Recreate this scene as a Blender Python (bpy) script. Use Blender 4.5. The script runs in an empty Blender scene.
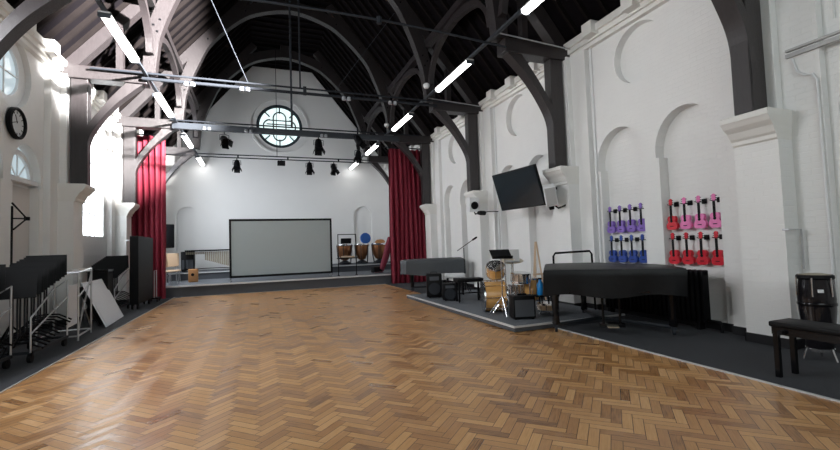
import bpy, bmesh, math, random
from mathutils import Vector, Matrix
random.seed(7)
PI = math.pi
COL = bpy.context.scene.collection
SC = bpy.context.scene

# ------------------------------------------------------------------ camera
F = 425.0; YAW, PIT, ROL = math.radians(20.8), math.radians(2.8), math.radians(-1.9)
cd = bpy.data.cameras.new('camera'); cam = bpy.data.objects.new('camera', cd); COL.objects.link(cam)
cd.sensor_width = 36; cd.lens = F / 840 * 36; cd.clip_start = .05; cd.clip_end = 200
_r = Vector((math.cos(YAW), -math.sin(YAW), 0))
_f = Vector((math.sin(YAW)*math.cos(PIT), math.cos(YAW)*math.cos(PIT), math.sin(PIT)))
_u = _r.cross(_f)
_r2 = math.cos(ROL)*_r + math.sin(ROL)*_u; _u2 = -math.sin(ROL)*_r + math.cos(ROL)*_u
m = Matrix((_r2, _u2, -_f)).transposed().to_4x4(); m.translation = Vector((0, 0, 1.45))
cam.matrix_world = m
SC.camera = cam

# ------------------------------------------------------------------ world, light, exposure
w = bpy.data.worlds.new('world'); SC.world = w; w.use_nodes = True
w.node_tree.nodes['Background'].inputs[0].default_value = (.75, .85, 1, 1)
w.node_tree.nodes['Background'].inputs[1].default_value = 1.0
SC.view_settings.view_transform = 'Standard'; SC.view_settings.look = 'None'
SC.view_settings.exposure = 0.12; SC.view_settings.gamma = 1; SC.view_settings.use_curve_mapping = False

def area(name, loc, target, sx, sy, power, color=(1, 1, 1)):
    l = bpy.data.lights.new(name, 'AREA'); l.shape = 'RECTANGLE'; l.size = sx; l.size_y = sy
    l.energy = power; l.color = color
    o = bpy.data.objects.new(name, l); COL.objects.link(o); o.location = loc
    d = Vector(target) - Vector(loc); o.rotation_euler = d.to_track_quat('-Z', 'Y').to_euler()
    return o
area('front_fill', (1.2, -2.75, 4.8), (1.2, 10, 3.0), 6.5, 4.0, 105, (.93, .97, 1))  # added fill lamp behind the camera, set before an invented window
area('daylight_left_near', (-4.05, 6.5, 4.2), (6.6, 9.0, 2.0), 4.2, 2.0, 430, (.95, .97, 1))
area('daylight_stage_left', (-4.0, 18.2, 3.6), (4, 21.5, 3.0), 3.4, 3.5, 420, (.86, .92, 1))
def spot(name, loc, target, power, ang, blend, color, rad):
    l = bpy.data.lights.new(name, 'SPOT'); l.energy = power; l.spot_size = math.radians(ang)
    l.spot_blend = blend; l.color = color; l.shadow_soft_size = rad
    o = bpy.data.objects.new(name, l); COL.objects.link(o); o.location = loc
    o.rotation_euler = (Vector(target) - Vector(loc)).to_track_quat('-Z', 'Y').to_euler()
spot('left_timber_spot', (3.2, 4.6, 7.2), (-3.5, 13.6, 6.8), 78000, 34, .6, (1, .98, .96), .15)

# ------------------------------------------------------------------ materials
def mat(name, col, rough=.6, metal=0., var=.0, scale=8., bump=0., bscale=40., emit=None, estr=0., spec=None, alpha=None, trans=None, stretch=None):
    mt = bpy.data.materials.new(name); mt.use_nodes = True
    nt = mt.node_tree; b = nt.nodes['Principled BSDF']
    b.inputs['Base Color'].default_value = (*col, 1); b.inputs['Roughness'].default_value = rough
    b.inputs['Metallic'].default_value = metal
    if spec is not None: b.inputs['Specular IOR Level'].default_value = spec
    if trans is not None: b.inputs['Transmission Weight'].default_value = trans
    if emit: b.inputs['Emission Color'].default_value = (*emit, 1); b.inputs['Emission Strength'].default_value = estr
    tc = nt.nodes.new('ShaderNodeTexCoord'); src = tc.outputs['Object']
    if stretch:
        mp = nt.nodes.new('ShaderNodeMapping'); mp.inputs['Scale'].default_value = stretch
        nt.links.new(src, mp.inputs[0]); src = mp.outputs[0]
    n = nt.nodes.new('ShaderNodeTexNoise'); n.inputs['Scale'].default_value = scale; n.inputs['Detail'].default_value = 4
    nt.links.new(src, n.inputs['Vector'])
    mr = nt.nodes.new('ShaderNodeMapRange'); mr.inputs[3].default_value = 1 - var; mr.inputs[4].default_value = 1 + var
    nt.links.new(n.outputs['Fac'], mr.inputs[0])
    hs = nt.nodes.new('ShaderNodeHueSaturation'); hs.inputs['Color'].default_value = (*col, 1)
    nt.links.new(mr.outputs[0], hs.inputs['Value']); nt.links.new(hs.outputs[0], b.inputs['Base Color'])
    if bump:
        n2 = nt.nodes.new('ShaderNodeTexNoise'); n2.inputs['Scale'].default_value = bscale
        nt.links.new(src, n2.inputs['Vector'])
        bp = nt.nodes.new('ShaderNodeBump'); bp.inputs['Strength'].default_value = bump; bp.inputs['Distance'].default_value = .02
        nt.links.new(n2.outputs['Fac'], bp.inputs['Height']); nt.links.new(bp.outputs[0], b.inputs['Normal'])
    return mt

def brick_mat(name, col, axis):
    """painted brickwork: faint mortar relief"""
    mt = mat(name, col, .55, var=.03, scale=3)
    nt = mt.node_tree; b = nt.nodes['Principled BSDF']
    tc = [n for n in nt.nodes if n.type == 'TEX_COORD'][0]
    sp = nt.nodes.new('ShaderNodeSeparateXYZ'); nt.links.new(tc.outputs['Object'], sp.inputs[0])
    ad = nt.nodes.new('ShaderNodeMath'); ad.operation = 'ADD'
    nt.links.new(sp.outputs[0], ad.inputs[0]); nt.links.new(sp.outputs[1], ad.inputs[1])
    cb = nt.nodes.new('ShaderNodeCombineXYZ'); nt.links.new(ad.outputs[0], cb.inputs[0]); nt.links.new(sp.outputs[2], cb.inputs[1])
    br = nt.nodes.new('ShaderNodeTexBrick'); br.inputs['Scale'].default_value = 1
    br.inputs['Brick Width'].default_value = .225; br.inputs['Row Height'].default_value = .075
    br.inputs['Mortar Size'].default_value = .006; br.inputs['Mortar Smooth'].default_value = .5
    nt.links.new(cb.outputs[0], br.inputs['Vector'])
    bp = nt.nodes.new('ShaderNodeBump'); bp.invert = True; bp.inputs['Strength'].default_value = .45; bp.inputs['Distance'].default_value = .008
    nt.links.new(br.outputs['Fac'], bp.inputs['Height']); nt.links.new(bp.outputs[0], b.inputs['Normal'])
    return mt

def herringbone():
    mt = bpy.data.materials.new('herringbone_parquet'); mt.use_nodes = True
    nt = mt.node_tree; b = nt.nodes['Principled BSDF']; N = nt.nodes; Lk = nt.links
    def M(op, a, c=None, d=None):
        n = N.new('ShaderNodeMath'); n.operation = op
        for i, v in enumerate((a, c, d)):
            if v is None: continue
            if isinstance(v, (int, float)): n.inputs[i].default_value = v
            else: Lk.new(v, n.inputs[i])
        return n.outputs[0]
    tc = N.new('ShaderNodeTexCoord'); sp = N.new('ShaderNodeSeparateXYZ'); Lk.new(tc.outputs['Object'], sp.inputs[0])
    X, Y = sp.outputs[0], sp.outputs[1]
    W = .078; n = 4; k = .70711 / W
    u = M('ADD', M('MULTIPLY', M('ADD', X, Y), k), 4000); v = M('ADD', M('MULTIPLY', M('SUBTRACT', Y, X), k), 4000)
    i, j = M('FLOOR', u), M('FLOOR', v); fu, fv = M('FRACT', u), M('FRACT', v)
    mm = M('MODULO', M('ADD', M('SUBTRACT', i, j), 8000), 2*n)
    mm = M('FLOOR', M('ADD', mm, .01))
    hor = M('LESS_THAN', mm, n - .5)                    # 1 = runs along u
    q = M('SUBTRACT', 2*n - 1, mm)
    def mix(a, c): return M('ADD', M('MULTIPLY', hor, a), M('MULTIPLY', M('SUBTRACT', 1, hor), c))
    along = mix(M('ADD', mm, fu), M('ADD', q, fv)); across = mix(fv, fu)
    idx = mix(M('SUBTRACT', i, mm), i); idy = mix(j, M('SUBTRACT', j, q))
    cb = N.new('ShaderNodeCombineXYZ'); Lk.new(idx, cb.inputs[0]); Lk.new(idy, cb.inputs[1]); Lk.new(hor, cb.inputs[2])
    wn = N.new('ShaderNodeTexWhiteNoise'); wn.noise_dimensions = '3D'; Lk.new(cb.outputs[0], wn.inputs['Vector'])
    rnd = wn.outputs['Value']
    # gap
    ea = M('MINIMUM', across, M('SUBTRACT', 1, across)); el = M('MINIMUM', along, M('SUBTRACT', n, along))
    gap = M('LESS_THAN', M('MINIMUM', ea, el), .03)
    # grain
    gv = N.new('ShaderNodeCombineXYZ'); Lk.new(M('MULTIPLY', along, .35), gv.inputs[0]); Lk.new(M('MULTIPLY', across, 5), gv.inputs[1])
    Lk.new(M('MULTIPLY', rnd, 90), gv.inputs[2])
    gn = N.new('ShaderNodeTexNoise'); gn.inputs['Scale'].default_value = 1.6; gn.inputs['Detail'].default_value = 5
    Lk.new(gv.outputs[0], gn.inputs['Vector'])
    big = N.new('ShaderNodeTexNoise'); big.inputs['Scale'].default_value = .5; Lk.new(tc.outputs['Object'], big.inputs['Vector'])
    cr = N.new('ShaderNodeValToRGB')
    el_ = cr.color_ramp.elements
    el_[0].position = 0; el_[0].color = (.15, .065, .026, 1); el_[1].position = 1; el_[1].color = (.74, .46, .22, 1)
    e = el_.new(.16); e.color = (.38, .18, .062, 1); e = el_.new(.55); e.color = (.56, .30, .115, 1)
    t = M('ADD', M('MULTIPLY', rnd, .62), M('MULTIPLY', gn.outputs['Fac'], .5))
    t = M('ADD', M('SUBTRACT', t, .16), M('MULTIPLY', M('SUBTRACT', big.outputs['Fac'], .5), .25))
    Lk.new(t, cr.inputs[0])
    mx = N.new('ShaderNodeMix'); mx.data_type = 'RGBA'; Lk.new(gap, mx.inputs[0]); Lk.new(cr.outputs[0], mx.inputs[6])
    mx.inputs[7].default_value = (.07, .035, .016, 1)
    Lk.new(mx.outputs[2], b.inputs['Base Color'])
    Lk.new(M('ADD', .27, M('MULTIPLY', rnd, .16)), b.inputs['Roughness'])
    b.inputs['Specular IOR Level'].default_value = .85
    b.inputs['Anisotropic'].default_value = .45
    tg = N.new('ShaderNodeCombineXYZ'); Lk.new(M('SUBTRACT', M('MULTIPLY', hor, 2), 1), tg.inputs[0]); tg.inputs[1].default_value = 1
    Lk.new(tg.outputs[0], b.inputs['Tangent'])
    h = M('SUBTRACT', M('ADD', M('MULTIPLY', gn.outputs['Fac'], .35), M('MULTIPLY', M('MULTIPLY', M('SUBTRACT', rnd, .5), M('SUBTRACT', across, .5)), .5)), M('MULTIPLY', gap, .6))
    bp = N.new('ShaderNodeBump'); bp.inputs['Strength'].default_value = .35; bp.inputs['Distance'].default_value = .004
    Lk.new(h, bp.inputs['Height']); Lk.new(bp.outputs[0], b.inputs['Normal'])
    return mt

M_ = dict(
 wall=brick_mat('white_painted_brick', (.80, .80, .79), 0),
 plaster=mat('white_plaster', (.80, .80, .79), .6, var=.02, scale=2),
 stone=mat('painted_stone', (.78, .77, .74), .6, var=.03, scale=6),
 timber=mat('dark_timber', (.027, .022, .023), .4, var=.35, scale=5, bump=.3, bscale=25, stretch=(6, 6, 1)),
 rafter=mat('rafter_timber', (.008, .006, .0058), .85, var=.3, scale=6, spec=.08),
 boards=mat('roof_boards', (.005, .004, .005), .9, var=.3, scale=4, spec=.05),
 carpet=mat('charcoal_carpet', (.040, .043, .050), .95, var=.18, scale=60, bump=.4, bscale=300),
 stagec=mat('stage_carpet', (.125, .138, .155), .9, var=.12, scale=60, bump=.3, bscale=250),
 riser=mat('stage_riser_face', (.068, .074, .085), .8, var=.1, scale=30),
 strip=mat('aluminium_edge_strip', (.62, .63, .64), .4, .3),
 black=mat('black_paint', (.005, .005, .006), .5, var=.1, spec=.15),
 gloss=mat('black_lacquer', (.004, .004, .005), .15, var=.05, spec=.3),
 skirt=mat('black_skirting', (.010, .010, .012), .4),
 cloth=mat('black_piano_cloth', (.004, .0043, .0055), .42, var=.2, scale=4, bump=.3, bscale=6, spec=.25),
 gcloth=mat('grey_piano_cloth', (.055, .062, .070), .6, var=.15, scale=5, bump=.3, bscale=8),
 curtain=mat('crimson_velvet', (.20, .008, .026), .7, var=.15, scale=5),
 chrome=mat('chrome', (.72, .73, .75), .22, 1.0),
 alu=mat('brushed_aluminium', (.50, .51, .53), .38, .9, var=.1),
 steel=mat('grey_painted_steel', (.045, .051, .061), .5, .0, var=.1, spec=.25),
 dsteel=mat('dark_painted_steel', (.022, .025, .031), .55, .0, var=.1, spec=.2),
 screen=mat('projection_fabric', (.37, .41, .41), .85, var=.02, scale=2),
 tv=mat('tv_glass', (.012, .020, .027), .16, var=.05),
 white=mat('white_plastic', (.78, .79, .80), .4, var=.02),
 grey=mat('light_grey_plastic', (.45, .45, .45), .5, var=.03),
 maple=mat('maple_veneer', (.66, .36, .12), .25, var=.15, scale=4, stretch=(1, 1, 6)),
 ply=mat('pale_plywood', (.60, .43, .28), .5, var=.1, scale=4),
 beech=mat('beech_wood', (.62, .45, .30), .5, var=.1, scale=4),
 orange=mat('orange_plywood', (.50, .24, .09), .45, var=.1),
 copper=mat('timpani_copper', (.34, .15, .07), .28, .8, var=.15),
 skin=mat('drum_skin', (.80, .79, .76), .5, var=.03),
 brass=mat('cymbal_bronze', (.70, .62, .48), .28, .9, var=.1),
 red=mat('red_lacquer', (.62, .010, .028), .38, spec=.3, var=.06),
 pink=mat('pink_lacquer', (.84, .22, .50), .38, spec=.3, var=.05),
 purple=mat('purple_lacquer', (.22, .12, .50), .38, spec=.3, var=.05),
 blue=mat('blue_lacquer', (.015, .06, .33), .38, spec=.3, var=.05),
 blued=mat('bright_blue_plastic', (.01, .25, .65), .3, var=.1),
 navy=mat('blue_fabric', (.02, .10, .36), .7, var=.1),
 marooon=mat('maroon_cloth', (.16, .012, .030), .75, var=.2, scale=20),
 lead=mat('window_leading', (.02, .035, .045), .5),
 stain=mat('bright_glass', (.5, .7, .75), .1, emit=(.80, .95, .93), estr=1.0),
 paneL=mat('daylit_window_glass', (.4, .5, .55), .1, emit=(.62, .74, .80), estr=.55),
 paneGlow=mat('added_glow_glass', (.8, .85, .9), .1, emit=(.90, .96, 1.0), estr=7),
 tube=mat('fluorescent_diffuser', (.9, .9, .9), .3, emit=(1, .99, .97), estr=9),
 ear=mat('socket_cover', (.33, .35, .38), .4),
 clockf=mat('clock_face', (.62, .64, .66), .4),
 conga=mat('conga_shell', (.010, .009, .011), .12),
 hide=mat('natural_drum_hide', (.33, .29, .22), .6, var=.1),
 board=mat('off_white_board', (.80, .82, .86), .5, var=.03),
 door=mat('beige_door_panel', (.62, .60, .58), .5, var=.02),
 parquet=herringbone(),
)

# ------------------------------------------------------------------ mesh helpers
class MB:
    def __init__(s): s.b = bmesh.new()
    def _x(s, vs, M):
        if M is not None: bmesh.ops.transform(s.b, matrix=M, verts=vs)
    def box(s, c, d, rot=None, bev=0.):
        r = bmesh.ops.create_cube(s.b, size=1)['verts']
        M = Matrix.Translation(c)
        if rot: M = M @ Matrix.Rotation(rot[2], 4, 'Z') @ Matrix.Rotation(rot[1], 4, 'Y') @ Matrix.Rotation(rot[0], 4, 'X')
        bmesh.ops.transform(s.b, matrix=M @ Matrix.Diagonal((*d, 1)), verts=r)
        if bev:
            es = list({e for v in r for e in v.link_edges})
            bmesh.ops.bevel(s.b, geom=es, offset=bev, segments=2, affect='EDGES', profile=.5)
        return s
    def lh(s, x0, x1, y0, y1, z0, z1, bev=0.): return s.box(((x0+x1)/2, (y0+y1)/2, (z0+z1)/2), (x1-x0, y1-y0, z1-z0), None, bev)
    def tube(s, pts, r, n=8):
        pts = [Vector(p) for p in pts]; rings = []
        rr = r if isinstance(r, (list, tuple)) else [r]*len(pts)
        up = None
        for i, p in enumerate(pts):
            t = (pts[min(i+1, len(pts)-1)] - pts[max(i-1, 0)]).normalized()
            if up is None:
                up = Vector((0, 0, 1)) if abs(t.z) < .9 else Vector((1, 0, 0))
            a = t.cross(up).normalized(); up = a.cross(t).normalized()
            rings.append([s.b.verts.new(p + rr[i]*(math.cos(2*PI*k/n)*a + math.sin(2*PI*k/n)*up)) for k in range(n)])
        for a, c in zip(rings, rings[1:]):
            for k in range(n): s.b.faces.new((a[k], a[(k+1) % n], c[(k+1) % n], c[k]))
        s.b.faces.new(rings[0]); s.b.faces.new(rings[-1][::-1])
        return s
    def lathe(s, prof, c=(0, 0, 0), n=24, M=None, sc=(1, 1)):
        """prof: (r,z) list bottom to top"""
        rings = []; new = []
        for r, z in prof:
            if r < 1e-5: v = s.b.verts.new((0, 0, z)); rings.append([v]); new.append(v)
            else:
                q = [s.b.verts.new((r*math.cos(2*PI*k/n)*sc[0], r*math.sin(2*PI*k/n)*sc[1], z)) for k in range(n)]
                rings.append(q); new += q
        for a, c2 in zip(rings, rings[1:]):
            if len(a) == 1 and len(c2) == 1: continue
            for k in range(n):
                k2 = (k+1) % n
                if len(a) == 1: s.b.faces.new((a[0], c2[k2], c2[k]))
                elif len(c2) == 1: s.b.faces.new((a[k], a[k2], c2[0]))
                else: s.b.faces.new((a[k], a[k2], c2[k2], c2[k]))
        if len(rings[0]) > 1: s.b.faces.new(rings[0][::-1])
        if len(rings[-1]) > 1: s.b.faces.new(rings[-1])
        T = Matrix.Translation(c)
        if M is not None: T = T @ M
        bmesh.ops.transform(s.b, matrix=T, verts=new)
        return s
    def prism(s, poly, d, M=None):
        """polygon in local xy extruded 0..d along z, then M"""
        a = [s.b.verts.new((p[0], p[1], 0)) for p in poly]; c = [s.b.verts.new((p[0], p[1], d)) for p in poly]
        s.b.faces.new(a[::-1]); s.b.faces.new(c); n = len(poly)
        for k in range(n): s.b.faces.new((a[k], a[(k+1) % n], c[(k+1) % n], c[k]))
        s._x(a+c, M); return s
    def strip(s, A, B, y0, y1):
        """band between two (x,z) polylines, extruded y0..y1 (timber arches)"""
        for (a0, a1, b0, b1) in zip(A, A[1:], B, B[1:]):
            pass
        q = []
        for a, c in zip(A, B):
            q.append([s.b.verts.new((a[0], y0, a[1])), s.b.verts.new((c[0], y0, c[1])), s.b.verts.new((c[0], y1, c[1])), s.b.verts.new((a[0], y1, a[1]))])
        for g, h in zip(q, q[1:]):
            for k in range(4): s.b.faces.new((g[k], g[(k+1) % 4], h[(k+1) % 4], h[k]))
        s.b.faces.new(q[0][::-1]); s.b.faces.new(q[-1])
        return s
    def build(s, name, m, parent=None, smooth=False, M=None):
        if M is not None: bmesh.ops.transform(s.b, matrix=M, verts=s.b.verts)
        bmesh.ops.recalc_face_normals(s.b, faces=s.b.faces)
        me = bpy.data.meshes.new(name); s.b.to_mesh(me); s.b.free()
        me.materials.append(M_[m] if isinstance(m, str) else m)
        if smooth:
            for p in me.polygons: p.use_smooth = True
            try: me.set_sharp_from_angle(angle=math.radians(35))
            except Exception: pass
        o = bpy.data.objects.new(name, me); COL.objects.link(o)
        if parent: o.parent = parent
        return o

def thing(name, label, cat, loc=(0, 0, 0), rz=0, group=None, rot=None):
    o = bpy.data.objects.new(name, None); COL.objects.link(o); o.empty_display_size = .1
    o.location = loc; o.rotation_euler = rot if rot else (0, 0, rz)
    o['label'] = label; o['category'] = cat
    if group: o['group'] = group
    return o
def tag(o, label, cat, group=None, kind=None):
    o['label'] = label; o['category'] = cat
    if group: o['group'] = group
    if kind: o['kind'] = kind
    return o
def struct(name, mb, m, parent=None, smooth=False):
    o = mb.build(name, m, parent, smooth)
    if not parent: o['kind'] = 'structure'
    return o
def dup(root, loc=None, label=None, rot=None, remat=None):
    def cp(o, par):
        c = o.copy(); COL.objects.link(c)
        if par: c.parent = par
        for ch in [x for x in KIDS.get(o, [])]: cp(ch, c)
        return c
    KIDS.clear()
    for x in bpy.data.objects:
        if x.parent: KIDS.setdefault(x.parent, []).append(x)
    r = cp(root, None)
    if loc is not None: r.location = loc
    if rot is not None: r.rotation_euler = rot
    if label: r['label'] = label
    return r
KIDS = {}
AX = lambda d: Vector(d).to_track_quat('Z', 'Y').to_matrix().to_4x4()     # local z -> direction d

def wall_panel(name, outer, holes, place, m, depth, parent=None, backm=None):
    """flat wall face with openings; each opening gets jambs `depth` deep and a back face. place(u,v,d) -> world."""
    b = bmesh.new(); edges = []
    def loop(pts):
        vs = [b.verts.new((p[0], p[1], 0)) for p in pts]
        return [b.edges.new((vs[i], vs[(i+1) % len(vs)])) for i in range(len(vs))]
    edges += loop(outer)
    for h in holes: edges += loop(h['pts'])
    bmesh.ops.triangle_fill(b, edges=edges, use_beauty=True, normal=(0, 0, 1))
    for h in holes:
        d = h.get('depth', depth); p = h['pts']; n = len(p)
        a = [b.verts.new((q[0], q[1], 0)) for q in p]; c = [b.verts.new((q[0], q[1], d)) for q in p]
        for k in range(n): b.faces.new((a[k], a[(k+1) % n], c[(k+1) % n], c[k]))
        if h.get('back', True): b.faces.new(c)
    for v in b.verts: v.co = Vector(place(v.co.x, v.co.y, v.co.z))
    bmesh.ops.remove_doubles(b, verts=b.verts, dist=1e-4)
    me = bpy.data.meshes.new(name); b.to_mesh(me); b.free(); me.materials.append(M_[m])
    o = bpy.data.objects.new(name, me); COL.objects.link(o)
    if parent: o.parent = parent
    else: o['kind'] = 'structure'
    return o

def arch_pts(c, hw, base, spring, hw2=None, n=18, top=None):
    """arched opening outline: jambs hw wide to `spring`, head radius hw2"""
    hw2 = hw2 or hw; ry = (top - spring) if top else hw2
    p = [(c-hw, base), (c+hw, base)]
    if hw2 != hw: p += [(c+hw, spring-.11), (c+hw2, spring-.11)]
    p += [(c+hw2*math.cos(PI*k/n), spring+ry*math.sin(PI*k/n)) for k in range(n+1)]
    if hw2 != hw: p += [(c-hw2, spring-.11), (c-hw, spring-.11)]
    return p
def circ(cu, cv, r, n=32): return [(cu+r*math.cos(2*PI*k/n), cv+r*math.sin(2*PI*k/n)) for k in range(n)]

# ------------------------------------------------------------------ room
XL, XR, YB, YF, CX = -4.15, 6.60, 22.0, -3.0, 1.225
WT = 5.8
TR = [3.65 + 3.93*k for k in range(-1, 5)]           # truss / pilaster lines
struct('floor', MB().lh(-2.65, 4.6, YF, 16.2, -.1, 0), 'parquet')
struct('floor', MB().lh(XL, -2.665, YF, 16.2, -.1, .008), 'carpet')
struct('floor', MB().lh(4.63, XR+.2, YF, 16.2, -.1, .008), 'carpet')
struct('trim_1', MB().lh(4.6, 4.63, YF, 5.93, -.1, .012), 'strip')
struct('trim_2', MB().lh(-2.665, -2.65, YF, 16.2, -.1, .010), 'strip')

# stage (two levels) and low platform
st = struct('floor_stage', MB().lh(XL, XR+.2, 16.22, YB, 0, .365), 'riser')
struct('stage_deck_lower', MB().lh(XL, XR+.2, 16.18, 19.3, .366, .385), 'stagec', st)
struct('stage_nosing', MB().lh(XL, XR+.2, 16.14, 16.18, .335, .387), 'strip', st)
struct('stage_riser_upper', MB().lh(XL, XR+.2, 19.3, YB, .366, .66), 'riser', st)
struct('stage_deck_upper', MB().lh(XL, XR+.2, 19.28, YB, .661, .68), 'stagec', st)
struct('stage_nosing', MB().lh(XL, XR+.2, 19.24, 19.28, .64, .682), 'strip', st)
pf = thing('low_platform', 'low grey carpeted platform edged with a pale strip under the drum kit', 'platform', (3.83, 5.95, 0))
MB().lh(0, 2.32, 0, 5.35, .009, .085).build('platform_base', 'riser', pf)
MB().lh(.02, 2.32, .02, 5.35, .086, .1).build('platform_carpet', 'stagec', pf)
e = MB(); e.lh(-.012, .02, -.012, 5.35, .075, .104); e.lh(.02, 2.32, -.012, .02, .075, .104); e.build('edge_strip', 'strip', pf)

# side walls
def roundel(c, r, glass): return
def side_wall(name, X, sgn):
    place = lambda u, v, d: (X + sgn*d, u, v)
    holes = []
    for k in range(len(TR)):
        t = TR[k]
        for off in (1.28, 2.65):
            c = t+off
            if c+.6 > YB-.1 or c-.6 < YF: continue
            if k == 5: continue
            if sgn < 0 and k == 3:
                if off < 2: holes.append(dict(pts=arch_pts(t+1.96, 1.05, 2.0, 3.7, top=4.75), depth=.16))  # opening cut for the added glowing window
                continue
            holes.append(dict(pts=arch_pts(c, .50, .13, 2.97, .565, top=3.64), depth=.2))
        if k >= 1 and k <= 4 and not (sgn < 0 and k == 3): holes.append(dict(pts=circ(t+2.1, 4.9, .55 if sgn > 0 else .68), depth=.16))
    holes.append(dict(pts=[(TR[0]+1.0, 4.05), (TR[0]+3.2, 4.05), (TR[0]+3.2, 5.4), (TR[0]+1.0, 5.4)], depth=.05))
    return wall_panel(name, [(YF, 0), (YB, 0), (YB, WT+.4), (YF, WT+.4)], holes, place, 'wall', .13)
wr = side_wall('wall_right', XR, 1); wl = side_wall('wall_left', XL, -1)
def pilasters(parent, X, s, side):      # s=-1 : room lies towards -X
    for k, t in enumerate(TR):
        b = MB()
        def lh(d0, d1, y0, y1, z0, z1, bev=0):
            x0, x1 = sorted((X+s*d0, X+s*d1)); b.lh(x0, x1, y0, y1, z0, z1, bev)
        lh(0, .12, t-.62, t+.62, 0, 5.5)                       # wide backing pier
        lh(0, .40, t-.27, t+.27, 0, 2.72)                      # shaft
        lh(.05, .24, t-.2, t+.2, 3.0, 5.5, .01)                       # upper shaft
        b.build('wall_pilaster', 'wall', parent)
        c = MB()
        prof = [(.40, 2.66), (.43, 2.68), (.43, 2.73), (.46, 2.76), (.50, 2.84), (.57, 2.90), (.60, 2.95), (.62, 2.97), (.62, 3.03), (.60, 3.05)]
        for (d0, z0), (d1, z1) in zip(prof, prof[1:]):
            e0, e1 = (d0-.40)*.12, (d1-.40)*.12
            vs = []
            for dd, ee, zz in ((d0, e0, z0), (d1, e1, z1)):
                vs.append([c.b.verts.new((X+s*a, y, zz)) for a, y in ((0, t-.27-ee), (dd, t-.27-ee), (dd, t+.27+ee), (0, t+.27+ee))])
            for q in range(3): c.b.faces.new((vs[0][q], vs[0][q+1], vs[1][q+1], vs[1][q]))
        a = [c.b.verts.new((X+s*q, y, 3.05)) for q, y in ((0, t-.294), (.6, t-.294), (.6, t+.294), (0, t+.294))]; c.b.faces.new(a)
        bmesh.ops.remove_doubles(c.b, verts=c.b.verts, dist=1e-4)
        c.build('pilaster_capital', 'stone', parent)
pilasters(wr, XR, -1, 'right'); pilasters(wl, XL, 1, 'left')
def cornice(parent, X, s):
    b = MB()
    for d, z0, z1 in ((.10, 5.48, 5.56), (.16, 5.56, 5.66), (.22, 5.66, 5.80)):
        x0, x1 = sorted((X, X+s*d)); b.lh(x0, x1, YF, YB, z0, z1)
    for t in TR:
        for o in (.95, 1.97, 2.98):
            x0, x1 = sorted((X, X+s*.34)); b.lh(x0, x1, t+o-.13, t+o+.13, 5.6, 5.86)
    b.build('cornice', 'stone', parent)
cornice(wr, XR, -1); cornice(wl, XL, 1)
for nm, X, s in (('baseboard_right', XR, -1), ('baseboard_left', XL, 1)):
    b = MB()
    x0, x1 = sorted((X, X+s*.015))
    for t in TR:
        xa, xb = sorted((X+s*.12, X+s*.135)); b.lh(xa, xb, t-.635, t+.635, 0.009, .13)
        xa, xb = sorted((X+s*.40, X+s*.415)); b.lh(xa, xb, t-.285, t+.285, 0.009, .13)
        for yy in (t-.635, t+.62):
            xa, xb = sorted((X, X+s*.12)); b.lh(xa, xb, yy, yy+.015, .009, .13)
        for yy in (t-.285, t+.27):
            xa, xb = sorted((X+s*.12, X+s*.415)); b.lh(xa, xb, yy, yy+.015, .009, .13)
        b.lh(x0, x1, t+.635, t+3.93-.635, .009, .13)
    struct(nm, b, 'skirt')

# back wall with round window and blind arches
bh = [dict(pts=circ(1.05, 7.66, 1.33, 48), depth=.06, back=False),
      dict(pts=arch_pts(-3.05, .45, 1.0, 3.15), depth=.2), dict(pts=arch_pts(5.15, .48, 1.0, 3.15), depth=.12)]
bw = wall_panel('wall_back', [(XL-.2, 0), (XR+.2, 0), (XR+.2, 11.2), (XL-.2, 11.2)], bh, lambda u, v, d: (u, YB+d, v), 'plaster', .1)
q = MB()
def annulus(b, cu, cv, r0, r1, y0, y1, n=48):
    R = []
    for k in range(n):
        a = 2*PI*k/n; R.append([b.b.verts.new((cu+r*math.cos(a), y, cv+r*math.sin(a))) for r, y in ((r0, y0), (r1, y0), (r1, y1), (r0, y1))])
    for k in range(n):
        for j in range(4): b.b.faces.new((R[k][j], R[k][(j+1) % 4], R[(k+1) % n][(j+1) % 4], R[(k+1) % n][j]))
annulus(q, 1.05, 7.66, 1.10, 1.34, YB+.06, YB+.25); annulus(q, 1.05, 7.66, 1.33, 1.42, YB-.05, YB+.05)
q.build('window_surround', 'plaster', bw)
wn = struct('window_1', MB().lathe([(0, 0), (1.12, 0), (1.12, .02), (0, .02)], (1.05, YB+.24, 7.66), 48, Matrix.Rotation(PI/2, 4, 'X')), 'stain')
lb = MB(); annulus(lb, 1.05, 7.66, .96, 1.11, YB+.12, YB+.2)
def bar(b, x0, z0, x1, z1, r=.035): b.tube([(1.05+x0, YB+.15, 7.66+z0), (1.05+x1, YB+.15, 7.66+z1)], r, 6)
for a in (-.30, .30): bar(lb, a, -.45, a, .45, .035)
for z in (.30, .10): bar(lb, -.62, z, .62, z, .028)
for a in (45, 135, 225, 315, 90, 270): 
    r0 = .66; bar(lb, r0*math.cos(math.radians(a)), r0*math.sin(math.radians(a)), math.cos(math.radians(a)), math.sin(math.radians(a)))
def arc(b, cx, cz, r, a0, a1, rr=.035, n=12):
    b.tube([(1.05+cx+r*math.cos(math.radians(a0+(a1-a0)*k/n)), YB+.15, 7.66+cz+r*math.sin(math.radians(a0+(a1-a0)*k/n))) for k in range(n+1)], rr, 6)
arc(lb, 0, .42, .30, 0, 180); arc(lb, -.45, 0, .32, 90, 270); arc(lb, .45, 0, .32, -90, 90); arc(lb, 0, -.42, .30, 180, 360)
lb.build('window_frame', 'lead', wn)

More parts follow.
